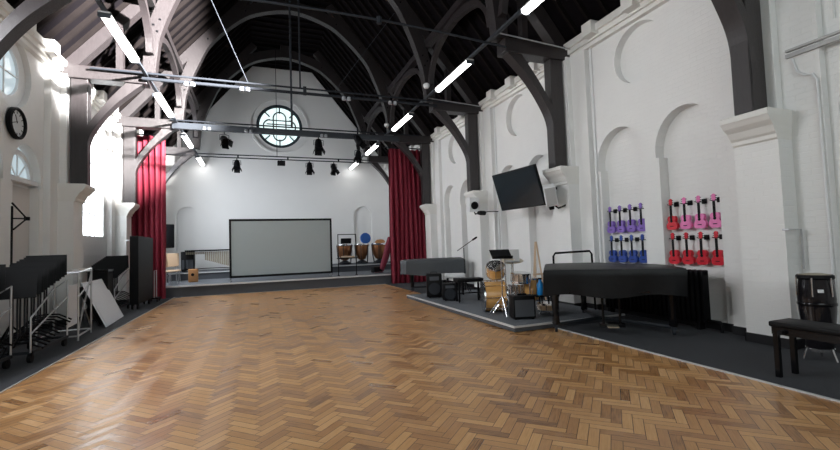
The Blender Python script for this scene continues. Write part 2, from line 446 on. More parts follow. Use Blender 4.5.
# wall behind the camera with a glowing window added to light the hall
wf = wall_panel('wall_front', [(XL-.2, 0), (XR+.2, 0), (XR+.2, 11.2), (XL-.2, 11.2)],
    [dict(pts=arch_pts(CX, 3.4, 2.4, 4.6, top=8.0), depth=.1, back=False)], lambda u, v, d: (u, YF-d, v), 'plaster', .1)
struct('window_2', MB().prism(arch_pts(CX, 3.4, 2.4, 4.6, top=8.0), .02, Matrix.Translation((0, YF-.09, 0)) @ Matrix.Rotation(PI/2, 4, 'X')), 'stain')

# left wall glazing : roundels, lunettes and one added glowing window
nwin = 3
c = TR[3]+1.96
Mx = Matrix(((0, 0, 1, XL-.15), (1, 0, 0, 0), (0, 1, 0, 0), (0, 0, 0, 1)))
g = struct('window_%d' % nwin, MB().prism(arch_pts(c, 1.04, 2.01, 3.7, top=4.74), .01, Mx), 'paneGlow'); nwin += 1  # invented window, its glow stands in for the overexposed bay
b = MB()
for yy in (-.7, -.35, 0, .35, .7): b.tube([(XL-.11, c+yy, 2.0), (XL-.11, c+yy, 4.2)], .025, 6)
for zz in (2.6, 3.3, 4.0): b.tube([(XL-.11, c-1, zz), (XL-.11, c+1, zz)], .02, 6)
b.build('window_frame', 'white', g)
for t in (TR[1], TR[2]):
    g = struct('window_%d' % nwin, MB().lathe([(0, 0), (.6, 0), (.6, .01), (0, .01)], (XL-.157, t+2.1, 4.9), 32, Matrix.Rotation(PI/2, 4, 'Y')), 'paneL'); nwin += 1
    b = MB()
    def ann(b, cy, cz, r0, r1, x0, x1, n=32, a0=0, a1=360):
        R = []
        full = a1-a0 >= 360
        for k in range(n + (0 if full else 1)):
            a = math.radians(a0+(a1-a0)*k/n); R.append([b.b.verts.new((x, cy+r*math.cos(a), cz+r*math.sin(a))) for r, x in ((r0, x0), (r1, x0), (r1, x1), (r0, x1))])
        for k in range(n):
            h = R[(k+1) % n] if full else R[k+1]
            for j in range(4): b.b.faces.new((R[k][j], R[k][(j+1) % 4], h[(j+1) % 4], h[j]))
    ann(b, t+2.1, 4.9, .46, .70, XL-.15, XL-.10)
    b.tube([(XL-.13, t+2.1, 4.4), (XL-.13, t+2.1, 5.4)], .015, 6); b.tube([(XL-.13, t+1.6, 4.9), (XL-.13, t+2.6, 4.9)], .015, 6)
    b.build('window_frame', 'white', g, True)
    for off in (1.28, 2.65):
        c = t+off
        pts = [(c+.55*math.cos(PI*k/16), 2.98+.64*math.sin(PI*k/16)) for k in range(17)]
        Mx = Matrix(((0, 0, 1, XL-.19), (1, 0, 0, 0), (0, 1, 0, 0), (0, 0, 0, 1)))
        g = struct('window_%d' % nwin, MB().prism(pts, .01, Mx), 'paneL'); nwin += 1
        b = MB(); ann(b, c, 2.98, .46, .56, XL-.18, XL-.13, 16, 0, 180)
        for a in (45, 90, 135): b.tube([(XL-.15, c, 2.98), (XL-.15, c+.5*math.cos(math.radians(a)), 2.98+.5*math.sin(math.radians(a)))], .014, 6)
        b.lh(XL-.18, XL-.03, c-.55, c+.55, 2.90, 2.99); b.build('window_frame', 'white', g)
        MB().lh(XL-.195, XL-.15, c-.49, c+.49, .14, 2.84).build('window_shutter', 'door', g)

# roof : two slopes and a flat collar ceiling, boards with rafters in the same surface
SL = (10.45-5.8)/(6.45-2.62)           # slope
def roof_side(s):
    b = MB()
    x0, x1 = 5.40, 1.40
    def pt(d, y, lift=0): return (CX + s*d, y, 5.75 + (5.40-d)*SL + lift)
    v = [b.b.verts.new(pt(5.40, YF)), b.b.verts.new(pt(1.40, YF)), b.b.verts.new(pt(1.40, YB)), b.b.verts.new(pt(5.40, YB))]
    v2 = [b.b.verts.new(pt(5.40, YF, .2)), b.b.verts.new(pt(1.40, YF, .2)), b.b.verts.new(pt(1.40, YB, .2)), b.b.verts.new(pt(5.40, YB, .2))]
    b.b.faces.new(v); b.b.faces.new(v2[::-1])
    for k in range(4): b.b.faces.new((v[k], v[(k+1) % 4], v2[(k+1) % 4], v2[k]))
    o = struct('ceiling_right' if s > 0 else 'ceiling_left', b, 'boards')
    r = MB(); y = YF+.2; ang = math.atan(SL)
    L = math.hypot(4.0, 4.0*SL)
    while y < YB-.05:
        r.box((CX+s*3.4, y, 5.75+2.0*SL-.07), (L, .065, .11), (0, s*ang, 0)); y += .43
    q = r.build('rafters', 'rafter', o)
    return o
roof_side(1); roof_side(-1)
cl = struct('ceiling', MB().lh(CX-1.45, CX+1.45, YF, YB, 10.55, 10.7), 'boards')
b = MB(); y = YF+.2
while y < YB-.05: b.lh(CX-1.45, CX+1.45, y-.03, y+.03, 10.46, 10.56); y += .43
b.build('rafters', 'rafter', cl)

# ------------------------------------------------------------------ roof trusses
def offset_in(A, w):
    B = []
    for i, p in enumerate(A):
        a = Vector(A[max(i-1, 0)]); c = Vector(A[min(i+1, len(A)-1)]); t = (c-a).normalized()
        B.append((p[0]+t.y*w, p[1]-t.x*w))
    return B
def spline(P, n=5):
    out = []
    for i in range(len(P)-1):
        p0, p1, p2, p3 = [Vector(P[max(0, min(len(P)-1, i+k))]) for k in (-1, 0, 1, 2)]
        for j in range(n):
            t = j/n; out.append(tuple(.5*((2*p1)+(-p0+p2)*t+(2*p0-5*p1+4*p2-p3)*t*t+(-p0+3*p1-3*p2+p3)*t**3)))
    out.append(tuple(P[-1])); return out
where = ['nearest to the camera, above the first right capital', 'second from the camera, ending above the hung television', 'third from the camera, brightly lit at its left foot',
         'fourth from the camera, above the stage front curtains', 'farthest from the camera, over the stage']
def truss(t, lab):
    T = thing('roof_truss', 'dark timber arched roof truss ' + lab, 'roof truss', (CX, t, 0), 0, 'timber roof trusses')
    for s in (1, -1):
        hb = MB(); hb.lh(*sorted((s*3.62, s*5.36)), -.17, .17, 5.44, 5.74, .015)
        hb.build('hammer_beam', 'timber', T)
        MB().lh(*sorted((s*4.78, s*5.10)), -.115, .115, 3.052, 5.44, .012).build('wall_post', 'timber', T)
        A = spline([(3.66, 5.48), (3.90, 5.27), (4.25, 4.92), (4.55, 4.51), (4.76, 4.09), (4.81, 3.6), (4.80, 3.3), (4.80, 3.06)])
        B = spline([(4.02, 5.48), (4.20, 5.25), (4.43, 4.95), (4.65, 4.62), (4.80, 4.36), (4.90, 4.0), (5.0, 3.6), (5.0, 3.06)])
        MB().strip([(s*x, z) for x, z in A], [(s*x, z) for x, z in B], -.12, .12).build('arched_brace', 'timber', T)
        O = spline([(3.72, 5.74), (3.70, 6.2), (3.63, 6.8), (3.28, 7.84), (2.82, 8.75), (1.75, 9.78), (.75, 10.2), (0, 10.32)])
        I = offset_in(O, .34); I = [(max(x, 0), z) for x, z in I]; I = [(x, z) for x, z in I]
        I = []
        for i, p in enumerate(O):
            a = Vector(O[max(i-1, 0)]); c = Vector(O[min(i+1, len(O)-1)]); tt = (c-a).normalized(); w_ = .26+.10*min(1, i/20)
            I.append((max(0, p[0]-tt.y*w_), p[1]+tt.x*w_))
        MB().strip([(s*x, z) for x, z in O], [(s*x, z) for x, z in I], -.13, .13).build('upper_rib', 'timber', T)
        # principal rafter just under the boards
        L = math.hypot(4.0, 4*SL); ang = math.atan(SL)
        MB().box((s*3.32, 0, 5.75+2.08*SL-.30), (L, .24, .30), (0, s*ang, 0)).build('principal_rafter', 'timber', T)
        b = MB(); b.lh(*sorted((s*4.12, s*4.26)), -.08, .08, 5.74, 6.9); b.build('hammer_post', 'timber', T)
        # bolts
        for (x, z) in ((3.5, 6.9), (3.36, 7.05), (3.42, 6.75), (2.72, 8.55), (2.4, 8.95), (1.55, 9.7)):
            MB().lathe([(0, 0), (.03, 0), (.022, .02), (0, .02)], (s*x, -.13, z), 6, Matrix.Rotation(PI/2, 4, 'X')).build('iron_bolt', 'black', T)
    MB().lh(-.22, .22, -.15, .15, 9.95, 10.5).build('apex_block', 'timber', T)
    return T
trusses = [truss(TR[k+1], where[k]) for k in range(5)]
# longitudinal arches between trusses
names = ['between the first and second trusses', 'between the second and third trusses', 'between the third and fourth trusses', 'between the fourth and fifth trusses']
for s, side in ((1, 'right'), (-1, 'left')):
    for k in range(1, 5):
        y0, y1 = TR[k]+.13, TR[k+1]-.13; L = y1-y0
        T = thing('roof_brace', 'dark timber purlin on a curved brace, %s slope, %s' % (side, names[k-1]), 'roof brace', (CX+s*3.55, y0, 0), 0, 'curved roof braces')
        MB().lh(-.1, .1, 0, L, 7.32, 7.52).build('purlin', 'timber', T)
        O = spline([(0, 6.15), (.18, 6.6), (.6, 7.02), (1.2, 7.24), (L/2, 7.31)])
        O = O + [(L-x, z) for x, z in reversed(O[:-1])]
        I = [(min(L, max(0, x + (.17 if x < L/2 else -.17)*max(0, 1-abs(z-6.15)/1.2))), z-.17*min(1, (z-6.15)/1.1)) for x, z in O]
        Mx = Matrix.Rotation(PI/2, 4, 'Z')
        MB().strip(O, I, -.07, .07).build('curved_brace', 'timber', T, M=Mx)

# ------------------------------------------------------------------ lighting bars, rods, wires
def bar_thing(name, lab, y, parts, cat='lighting bar'):
    T = thing(name, lab, cat, (CX, y, 0))
    for nm, m_, mb in parts: mb.build(nm, m_, T, True)
    return T
def sockets(T, xs, z, y=-.06):
    for x in xs:
        b = MB(); b.lathe([(.0, 0), (.05, 0), (.055, .03), (.045, .09), (0, .09)], (x-CX-.07, y, z-.045), 12); b.lathe([(.0, 0), (.05, 0), (.055, .03), (.045, .09), (0, .09)], (x-CX+.07, y, z-.045), 12)
        b.build('twin_socket', 'ear', T, True)
t = TR[2]
T = bar_thing('tie_rod', 'thin black tie rod across the top of the picture under the second truss', t-.22, [('rod', 'dsteel', MB().tube([(x, 0, 5.49+.15*(1-(x/3.6)**2)) for x in (-3.6, -2, -1, 0, 1, 2, 3.6)], .022)),
    ('turnbuckle', 'dsteel', MB().tube([(.9, 0, 5.56), (.9, 0, 5.68)], .05))], 'tie rod')
t = TR[3]
T = bar_thing('lighting_bar', 'black twin tube lighting bar across the hall at the third truss', t-.25, [
    ('upper_tube', 'dsteel', MB().tube([(-4.7, 0, 5.66), (4.9, 0, 5.66)], .025)), ('lower_tube', 'dsteel', MB().tube([(-3.7, 0, 5.53), (3.7, 0, 5.53)], .04)),
    ('bracket', 'dsteel', MB().box((-.05, 0, 5.6), (.08, .06, .22)))])
sockets(T, (-1.5, -.28, 2.25, 3.55), 5.47, -.07)
t = TR[4]
b = MB(); b.lh(-3.75, 3.8, -.06, .06, 5.42, 5.62, .01)
T = bar_thing('lighting_bar', 'grey steel beam lighting bar in front of the round window', t-.25, [('beam', 'steel', b), ('top_tube', 'dsteel', MB().tube([(-3.8, -.02, 5.70), (4.6, -.02, 5.70)], .025))])
sockets(T, (-1.53, -.28, 2.2), 5.46, -.1)
t = TR[5]
T = bar_thing('lighting_bar', 'thin black lighting bar beyond the steel beam, over the stage', t-.2, [('upper_tube', 'dsteel', MB().tube([(-3.6, 0, 5.50), (3.7, 0, 5.50)], .025)), ('lower_tube', 'dsteel', MB().tube([(-3.6, 0, 5.38), (3.7, 0, 5.38)], .025)),
    ('bracket', 'dsteel', MB().box((0, 0, 5.44), (.06, .06, .16)).box((2.2, 0, 5.44), (.06, .06, .16)).box((-2, 0, 5.44), (.06, .06, .16)))])
# vertical poles and sloping wires
tag(MB().tube([(1.12, TR[4]-.3, 10.3), (1.12, TR[4]-.3, 5.7)], .035).build('hanging_pole', 'steel', None, True), 'grey pole dropping from the white arch apex, left of two', 'pole')
tag(MB().tube([(1.06, TR[3]-.25, 10.2), (1.06, TR[3]-.25, 5.66)], .022).build('hanging_pole', 'dsteel', None, True), 'dark pole dropping to the twin tube bar, right of two', 'pole')
tag(MB().tube([(.78, TR[5]-.2, 10.3), (.78, TR[5]-.2, 5.5)], .012).build('hanging_wire', 'black', None), 'fine vertical wire crossing the round window', 'wire')
tag(MB().tube([(-1.4, TR[3]-.1, 8.65), (-.2, TR[3]-.25, 5.66)], .007).build('hanging_wire', 'steel', None), 'pale sloping wire left of the round window', 'wire')
tag(MB().tube([(3.75, TR[3]-.1, 8.2), (1.95, TR[3]-.25, 5.66)], .007).build('hanging_wire', 'steel', None), 'pale sloping wire right of the round window', 'wire')

# batten lights on continuous trunking
def trunk(x, z, side):
    b = MB().lh(-.035, .035, 0, 19.5, 0, .05); b2 = tag(b.build('light_trunking', 'steel'), 'long metal trunking carrying the %s row of batten lights' % side, 'trunking'); b2.location = (x, 2.4, z)
trunk(-2.40, 5.60, 'left'); trunk(4.55, 5.66, 'right')
def batten(x, y, z, lab, g):
    T = thing('batten_light', lab, 'light', (x, y, z), 0, g)
    MB().lh(-.09, .09, -.95, .95, -.03, -.001, .004).build('housing', 'grey', T)
    b = MB(); b.prism([(-.085, 0), (-.07, -.05), (-.03, -.075), (.03, -.075), (.07, -.05), (.085, 0)], 1.84, Matrix.Translation((0, .92, -.03)) @ Matrix.Rotation(PI/2, 4, 'X'))
    b.build('diffuser', 'tube', T)
    for yy in (-.945, .92): MB().lh(-.095, .095, yy, yy+.025, -.11, -.025).build('end_cap', 'steel', T)
ord_ = ['nearest', 'second', 'third', 'fourth', 'fifth']
for i, y in enumerate((9.35, 13.3, 17.3, 21.0)): batten(-2.40, y, 5.60, 'lit white batten light, %s in the left row' % ord_[i], 'left batten lights')
for i, y in enumerate((5.35, 9.35, 13.35, 17.4, 21.0)): batten(4.55, y, 5.66, 'lit white batten light, %s in the right row' % ord_[i], 'right batten lights')
for i, t in enumerate(TR[1:4]):
    tag(MB().tube([(4.6, t-.3, 5.72), (6.4, t-.3, 5.62)], .016).build('stay_rod', 'alu', None, True), 'thin metal stay rod from right light row to wall, %s from the camera' % ['first', 'second', 'third'][i], 'rod')
# light ball sensors beside the right row
for i, (x, y) in enumerate(((4.35, 10.6), (4.35, 14.5))):
    s_ = MB().lathe([(0, -.11), (.06, -.1), (.09, -.05), (.09, 0), (.05, .03), (0, .03)], (x, y, 5.86), 14).build('sensor_dome', 'white', None, True)
    tag(s_, ['small white dome above the right light row, nearer one', 'small white dome above the right light row, farther one'][i], 'sensor')

# theatre spotlights
def spotlight(x, y, z, lab, rz=0, tilt=.35, s=1.):
    T = thing('stage_spotlight', lab, 'spotlight', (x, y, z), rz, 'stage spotlights')
    MB().tube([(0, 0, 0), (0, 0, -.10)], .018).build('clamp', 'dsteel', T)
    MB().tube([(-.13*s, 0, -.30), (-.13*s, 0, -.12), (0, 0, -.09), (.13*s, 0, -.12), (.13*s, 0, -.30)], .012).build('yoke', 'dsteel', T)
    R = Matrix.Translation((0, 0, -.28)) @ Matrix.Rotation(PI-tilt, 4, 'X')
    MB().lathe([(0, -.16*s), (.07*s, -.16*s), (.10*s, -.08*s), (.11*s, .05*s), (.12*s, .14*s), (.10*s, .14*s), (.09*s, .06*s), (0, .05*s)], (0, 0, 0), 16, R).build('body', 'black', T, True)
    b = MB(); 
    for a in range(4):
        M2 = R @ Matrix.Rotation(a*PI/2, 4, 'Z') @ Matrix.Translation((.13*s, 0, .19*s)) @ Matrix.Rotation(.45, 4, 'Y')
        b.box((0, 0, 0), (.008, .2*s, .15*s)); bmesh.ops.transform(b.b, matrix=M2, verts=b.b.verts[-8:])
    b.build('barn_door', 'black', T)
    return T
y = TR[4]-.25
spotlight(-1.02, y-.02, 5.42, 'black spotlight under the steel beam, left of the round window', .4, .9, 1.1)
spotlight(2.02, y-.02, 5.42, 'black spotlight under the steel beam, right of the round window', 0, .25, 1.25)
spotlight(3.42, y-.12, 5.65, 'black spotlight high at the right end of the steel beam', .8, .6, 1.2)
spotlight(3.42, y-.12, 5.1, 'black spotlight hung lower on the pole at the beam right end', -.4, .3, 1.)
tag(MB().tube([(3.42, y-.08, 5.85), (3.42, y-.08, 4.55)], .03).build('drop_pole', 'dsteel', None, True), 'short vertical pole holding two spotlights at the beam right end', 'pole')
y = TR[5]-.2
spotlight(-.82, y, 5.38, 'black spotlight on the far thin bar, left one', 0, .3, 1.15)
spotlight(2.14, y, 5.38, 'black spotlight on the far thin bar, middle one', 0, .2, 1.2)
spotlight(3.21, y, 5.38, 'black spotlight on the far thin bar, right one', .3, .35, 1.15)
T = thing('flood_light', 'small black box flood light on the far thin bar below the round window', 'flood light', (.95, y, 5.38))
MB().tube([(0, 0, 0), (0, 0, -.06)], .015).build('clamp', 'dsteel', T); MB().lh(-.16, .16, -.1, .1, -.26, -.06, .01).build('body', 'black', T)

# ------------------------------------------------------------------ curtains
def curtain(x0, x1, y, z1, lab, n, flare=0.):
    T = thing('stage_curtain', lab, 'curtain', ((x0+x1)/2, y, 0), 0, 'crimson stage curtains')
    b = MB(); N = n*10; L = x1-x0; rows = 14; G = []
    for r in range(rows+1):
        z = .02+(z1-.02)*r/rows; row = []
        for i in range(N+1):
            u = i/N; a = .10*(1-.35*r/rows)
            x = -L/2+L*u + .03*math.sin(u*n*2*PI*1+1)+flare*(1-r/rows)*(u-.5)
            yy = a*math.sin(u*n*2*PI+.5*math.sin(z*.8+u*5))+.03*math.sin(u*37+z)
            row.append((x, yy, z))
        G.append(row)
    for off in (0, .012):
        V = [[b.b.verts.new((p[0], p[1]+off, p[2])) for p in r] for r in G]
        for r in range(rows):
            for i in range(N): b.b.faces.new((V[r][i], V[r][i+1], V[r+1][i+1], V[r+1][i]))
    b.build('drape', 'curtain', T, True)
    MB().tube([(-L/2-.1, 0, z1+.05), (L/2+.1, 0, z1+.05)], .025).build('track', 'dsteel', T)
    return T
curtain(-4.05, -2.88, 15.98, 5.33, 'crimson pleated velvet curtain on the left of the stage front', 7)
curtain(4.78, 6.3, 15.98, 5.33, 'crimson pleated velvet curtain on the right of the stage front', 8)

# ------------------------------------------------------------------ projection screen
T = thing('projection_screen', 'large grey projection screen in a black frame standing on the stage', 'projection screen', (.84, 17.0, .385), math.radians(0))
MB().lh(-1.80, 1.80, -.01, .01, .16, 2.22).build('screen_fabric', 'screen', T)
b = MB(); b.lh(-1.86, 1.86, -.03, .03, 2.19, 2.27, .01); b.lh(-1.86, 1.86, -.03, .03, .11, .19, .01); b.lh(-1.86, -1.79, -.025, .025, .15, 2.25); b.lh(1.79, 1.86, -.025, .025, .11, 2.25); b.build('frame', 'black', T)
for x in (-1.83, 1.80):
    MB().tube([(x, 0, .2), (x, 0, .03)], .02).tube([(x, -.35, .02), (x, .35, .02)], .02).build('foot', 'alu', T, True)

# ------------------------------------------------------------------ TV, speakers
import itertools
def ray(px, py):
    return ((px-420)/F)*_r2 - ((py-225)/F)*_u2 + _f
C0 = Vector((0, 0, 1.45))
# television: centre, tilt from measured corners
c1, c2, c3, c4 = [C0+ray(*p)*d for p, d in (((493, 176), 10.75), ((535, 164), 9.25), ((545, 205), 9.4), ((500, 211), 10.9))]
cen = (c1+c2+c3+c4)/4; ux = ((c2-c1)+(c3-c4)).normalized(); uy = ((c1-c4)+(c2-c3)).normalized(); uz = ux.cross(uy).normalized(); uy = uz.cross(ux)
W_, H_ = (c2-c1).length, (c2-c3).length
T = bpy.data.objects.new('television', None); COL.objects.link(T)
mm = Matrix((ux, uy, uz)).transposed().to_4x4(); mm.translation = cen; T.matrix_world = mm
tag(T, 'large black flat screen television tilted down from the right wall pilaster', 'television')
MB().box((0, 0, -.03), (W_, H_, .05), None, .008).build('casing', 'black', T)
MB().box((0, 0, .0), (W_-.05, H_-.05, .008)).build('screen', 'tv', T)
MB().box((0, 0, -.09), (.4, .4, .07)).build('wall_mount_plate', 'black', T)
inv = T.matrix_world.inverted()
b = MB(); p0 = inv @ Vector((6.2, TR[2]+.1, 2.62)); b.tube([(0, 0, -.1), tuple((Vector((0, 0, -.1))+p0)/2+Vector((0, 0, -.05))), tuple(p0)], .03)
b.build('wall_arm', 'black', T, True)

T = thing('wall_speaker', 'white box loudspeaker beside the television on the pilaster bracket', 'loudspeaker', (5.88, 7.52, 2.45), 0, None, (math.radians(18), math.radians(-8), math.radians(-35)))
MB().box((0, 0, 0), (.24, .36, .42), None, .012).build('cabinet', 'white', T)
MB().box((-.005, -.185, 0), (.21, .01, .38), None).build('grille', 'grey', T)
MB().tube([(0, 0, -.18), (.12, 0, -.32), (.36, .05, -.28)], .02).build('bracket', 'black', T, True)
MB().box((-.02, -.02, -.27), (.10, .16, .07)).build('pivot', 'black', T)
T = thing('wall_speaker', 'small white loudspeaker with round cone on the third right pilaster', 'loudspeaker', (5.95, 11.2, 2.62), 0, None, (math.radians(8), 0, math.radians(-6)))
MB().box((0, 0, 0), (.30, .26, .42), None, .012).build('cabinet', 'white', T)
MB().lathe([(.085, 0), (.085, .012), (.115, .012), (.115, 0)], (-.0, -.151, -.02), 20, Matrix.Rotation(PI/2, 4, 'X')).build('cone', 'black', T, True)
MB().tube([(.05, 0, -.18), (.08, 0, -.28), (.34, 0, -.26)], .02).build('bracket', 'black', T, True)
T = thing('wall_projector', 'small black cylindrical lamp on the right wall left of the television', 'lamp', (5.9, 10.6, 2.32), math.radians(20))
MB().lathe([(0, -.13), (.05, -.13), (.065, -.05), (.065, .13), (.05, .14), (0, .12)], (0, 0, 0), 16, Matrix.Rotation(PI/2, 4, 'Y')).build('body', 'black', T, True)
MB().tube([(0, 0, 0), (.3, 0, .05), (.62, -.1, .05)], .014).build('bracket', 'black', T)

# ------------------------------------------------------------------ wall pipes & conduit
tag(MB().tube([(XR-.03, TR[2]-.70, 5.5), (XR-.03, TR[2]-.70, .14)], .022).build('wall_pipe', 'white', None, True), 'white vertical pipe on the right wall beside the television pilaster', 'pipe')
tag(MB().tube([(XR-.03, TR[3]-.70, 5.5), (XR-.03, TR[3]-.70, .14)], .022).build('wall_pipe', 'white', None, True), 'white vertical pipe on the right wall beside the third pilaster', 'pipe')
b = MB(); b.lh(XR-.165, XR-.125, -1, 3.36, 3.72, 3.77); b.lh(XR-.165, XR-.125, -1, 3.36, 3.80, 3.83)
tag(b.build('cable_tray', 'grey'), 'white horizontal cable tray on the wall at far right', 'cable tray')
CP = [(6.455, 3.30, 3.70), (6.455, 3.26, 3.52), (6.455, 3.18, 3.44), (6.455, 3.10, 3.42), (6.455, 3.06, 3.34), (6.455, 3.05, .2)]
tag(MB().tube(CP, .013).build('wall_conduit', 'white', None, True), 'thin cream conduit dropping from the cable tray at far right', 'conduit')
T = thing('coat_hook_rail', 'short metal pipe bracket on the wall right of the big pilaster', 'bracket', (6.15, 3.38, 1.5))
MB().tube([(0, 0, 0), (0, -.06, 0), (.26, -.06, .0), (.26, -.06, -.5)], .012).build('pipe', 'alu', T, True)
T = thing('wall_pipe_clip', 'small pipe elbow fitted on the left wall pilaster beside the curtain', 'pipe', (XL+.41, TR[4]-.35, 1.9))
MB().tube([(0, 0, 0), (.12, 0, .01), (.16, 0, .12)], .02).build('elbow', 'alu', T, True)
T = thing('wall_clock', 'round black rimmed wall clock high on the left wall', 'clock', (XL+.002, 9.72, 3.92))
R = Matrix.Rotation(PI/2, 4, 'Y')
MB().lathe([(.26, 0), (.29, .02), (.29, .08), (.26, .10), (.24, .08), (.24, .02)], (0, 0, 0), 36, R).build('rim', 'black', T, True)
MB().lathe([(0, .02), (.25, .02), (.25, .05), (0, .05)], (0, 0, 0), 36, R).build('dial', 'clockf', T)
b = MB()
for k in range(12):
    a = k*PI/6; b.box((.056, .2*math.sin(a), .2*math.cos(a)), (.006, .012, .045), (-a, 0, 0))
b.build('hour_marks', 'black', T)
MB().box((.06, -.03, .075), (.006, .018, .16), (.45, 0, 0)).build('hour_hand', 'black', T)
MB().box((.064, -.09, .0), (.006, .012, .2), (1.9, 0, 0)).build('minute_hand', 'black', T)

# ------------------------------------------------------------------ grand pianos
def grand(name, lab, loc, rz, clothm, drape=.40, hw=.86, ext=0., L=1.85, legm='gloss', top=1.01, castor_bar=True):
    T = thing(name, lab, 'piano', loc, rz)
    P = [(-hw, -.22), (hw, -.22), (hw, .5), (hw-.12, .85), (.42, 1.15), (.25, 1.5), (.0, L-.05), (-.25, L), (-hw+.2, L), (-hw, L-.2)]
    # body hidden under the cover
    body = [(x*.9, y*.93) for x, y in P]
    MB().prism(body, .30, Matrix.Translation((0, 0, top-.36))).build('case', legm, T)
    b = MB(); sub = []
    n = len(P)
    for i in range(n):
        a, c = Vector(P[i]), Vector(P[(i+1) % n]); k = max(1, int((c-a).length/.12))
        for j in range(k): sub.append(a+(c-a)*j/k)
    rings = []
    m_ = len(sub)
    prof = [(.93, 0.0), (.985, -.012), (1.0, -.05)] + [(1.0, -.05-(drape-.05)*q/5) for q in range(1, 6)]
    for pi_, (sc, dz) in enumerate(prof):
        ring = []
        for i, p in enumerate(sub):
            c = Vector((0, L*.4)); d = (p-c)
            wv = 1+max(0, pi_-2)/5*.022*math.sin(i*1.1+math.sin(i*.37)*2)
            lift = .03*math.sin(i*.6)*(pi_ == len(prof)-1)
            q = c+d*sc*wv; ring.append(b.b.verts.new((q.x, q.y, top+dz+lift)))
        rings.append(ring)
    for a, c in zip(rings, rings[1:]):
        for i in range(m_): b.b.faces.new((a[i], a[(i+1) % m_], c[(i+1) % m_], c[i]))
    b.b.faces.new(rings[0])
    b.build('cover', clothm, T, True)
    for lx, ly in ((-hw+.16, .02), (hw-.16, .02), (-.30, L-.35)):
        g = MB().lathe([(.05, .14), (.06, .16), (.045, .3), (.06, .55), (.075, .6), (.075, .7)], (lx, ly, 0), 8).build('leg', legm, T, True)
        MB().lathe([(0, -.02), (.045, -.02), (.05, 0), (.045, .02), (0, .02)], (lx, ly, .062), 14, Matrix.Rotation(PI/2, 4, 'Y')).box((lx, ly, .115), (.07, .07, .06)).build('castor', 'dsteel', g, True)
    if castor_bar:
        b = MB(); c0 = (-.1, .75, .13)
        for lx, ly in ((-hw+.16, .02), (hw-.16, .02), (-.30, L-.35)): b.tube([(lx, ly, .13), c0], .028, 6)
        b.build('spreader_frame', 'dsteel', T)
    b = MB(); b.tube([(-.12, .12, .66), (-.12, .1, .14)], .02); b.tube([(.12, .12, .66), (.12, .1, .14)], .02); b.box((0, .1, .13), (.36, .12, .05)); b.build('pedal_lyre', legm, T)
    MB().box((0, .0, .12), (.16, .14, .015)).build('pedals', 'brass', T)
    return T
grand('grand_piano', 'grand piano under a black cover on the carpet before the ukulele wall', (5.0, 5.07, .009), math.radians(-37.7), 'cloth', .41, .98)
grand('grand_piano', 'smaller looking grand piano under a grey cover at the far end of platform', (6.0, 12.55, .009), math.radians(68), 'gcloth', .46, .78, L=1.8)

# metal handle frame behind near piano
T = thing('handle_frame', 'thin black metal hoop rail rising behind the black covered piano', 'rail', (5.70, 6.72, .1), math.radians(-15))
MB().tube([(-.38, 0, 0), (-.38, 0, 1.06), (-.34, 0, 1.12), (.36, 0, 1.14), (.40, 0, 1.08), (.42, 0, 0)], .02).build('hoop', 'black', T, True)
# radiator
T = thing('radiator', 'long low black column radiator standing below the ukuleles', 'radiator', (6.42, 4.60, 0))
for i in range(24):
    b = MB(); b.lh(-.07, .07, i*.085, i*.085+.055, .12, .93, .02); b.build('column', 'black', T, True)
MB().lh(-.03, .03, 0, 2.0, .14, .18).lh(-.03, .03, 0, 2.0, .86, .90).build('header_pipe', 'black', T)
for yy in (.1, 1.9): MB().lh(-.06, .06, yy, yy+.05, .009, .13).build('foot', 'black', T)
MB().tube([(0, .02, .16), (0, -.18, .16), (0, -.2, .1), (0, -.2, .009)], .022).build('feed_pipe', 'black', T, True)

# ------------------------------------------------------------------ ukuleles
def uke(body, lab, y, ztop, g):
    T = thing('ukulele', lab, 'ukulele', (XR+.14-.06, y, ztop-.55), 0, g)
    # outline in (y,z): bottom bout, waist, upper bout
    out = []
    n = 40
    prof = [(0, 0), (.06, .004), (.092, .03), (.099, .068), (.088, .105), (.066, .13), (.064, .145), (.074, .17), (.074, .20), (.055, .23), (.018, .24)]
    sp = spline(prof, 4)
    pts = [(-x, z) for x, z in sp] + [(x, z) for x, z in reversed(sp)][:-1]
    Mx = Matrix(((0, 0, 1, -.032), (1, 0, 0, 0), (0, 1, 0, 0), (0, 0, 0, 1)))
    MB().prism(pts, .06, Mx).build('body', body, T)
    MB().lathe([(0, 0), (.024, 0), (.024, .002), (0, .002)], (-.035, 0, .148), 18, Matrix.Rotation(-PI/2, 4, 'Y') @ Matrix.Identity(4)).build('sound_hole', 'black', T)
    MB().lh(-.038, -.032, -.03, .03, .055, .068).build('bridge', 'black', T)
    MB().lh(-.042, -.024, -.017, .017, .17, .42).build('neck', 'black', T)
    b = MB().prism([(-.017, .42), (.017, .42), (.030, .45), (.028, .52), (0, .535), (-.028, .52), (-.030, .45)], .015, Matrix(((0, 0, 1, -.036), (1, 0, 0, 0), (0, 1, 0, 0), (0, 0, 0, 1)))); b.build('headstock', body, T)
    b = MB()
    for sy in (-1, 1):
        for z in (.465, .50): b.tube([(-.03, sy*.028, z), (-.03, sy*.048, z)], .006, 6)
    b.build('tuning_pegs', 'black', T)
    return T
def hook(lab, y, ztop, g):
    T = thing('ukulele_hanger', lab, 'wall hook', (XR+.2, y, ztop-.12), 0, g)
    MB().lh(-.02, -.002, -.04, .04, -.03, .05).build('plate', 'black', T)
    MB().tube([(-.01, 0, 0), (-.15, 0, 0)], .008, 6).tube([(-.17, -.05, .01), (-.15, -.035, 0), (-.15, .035, 0), (-.17, .05, .01)], .008, 6).build('prongs', 'black', T)
posn = ['leftmost', 'second from left', 'third from left', 'rightmost']
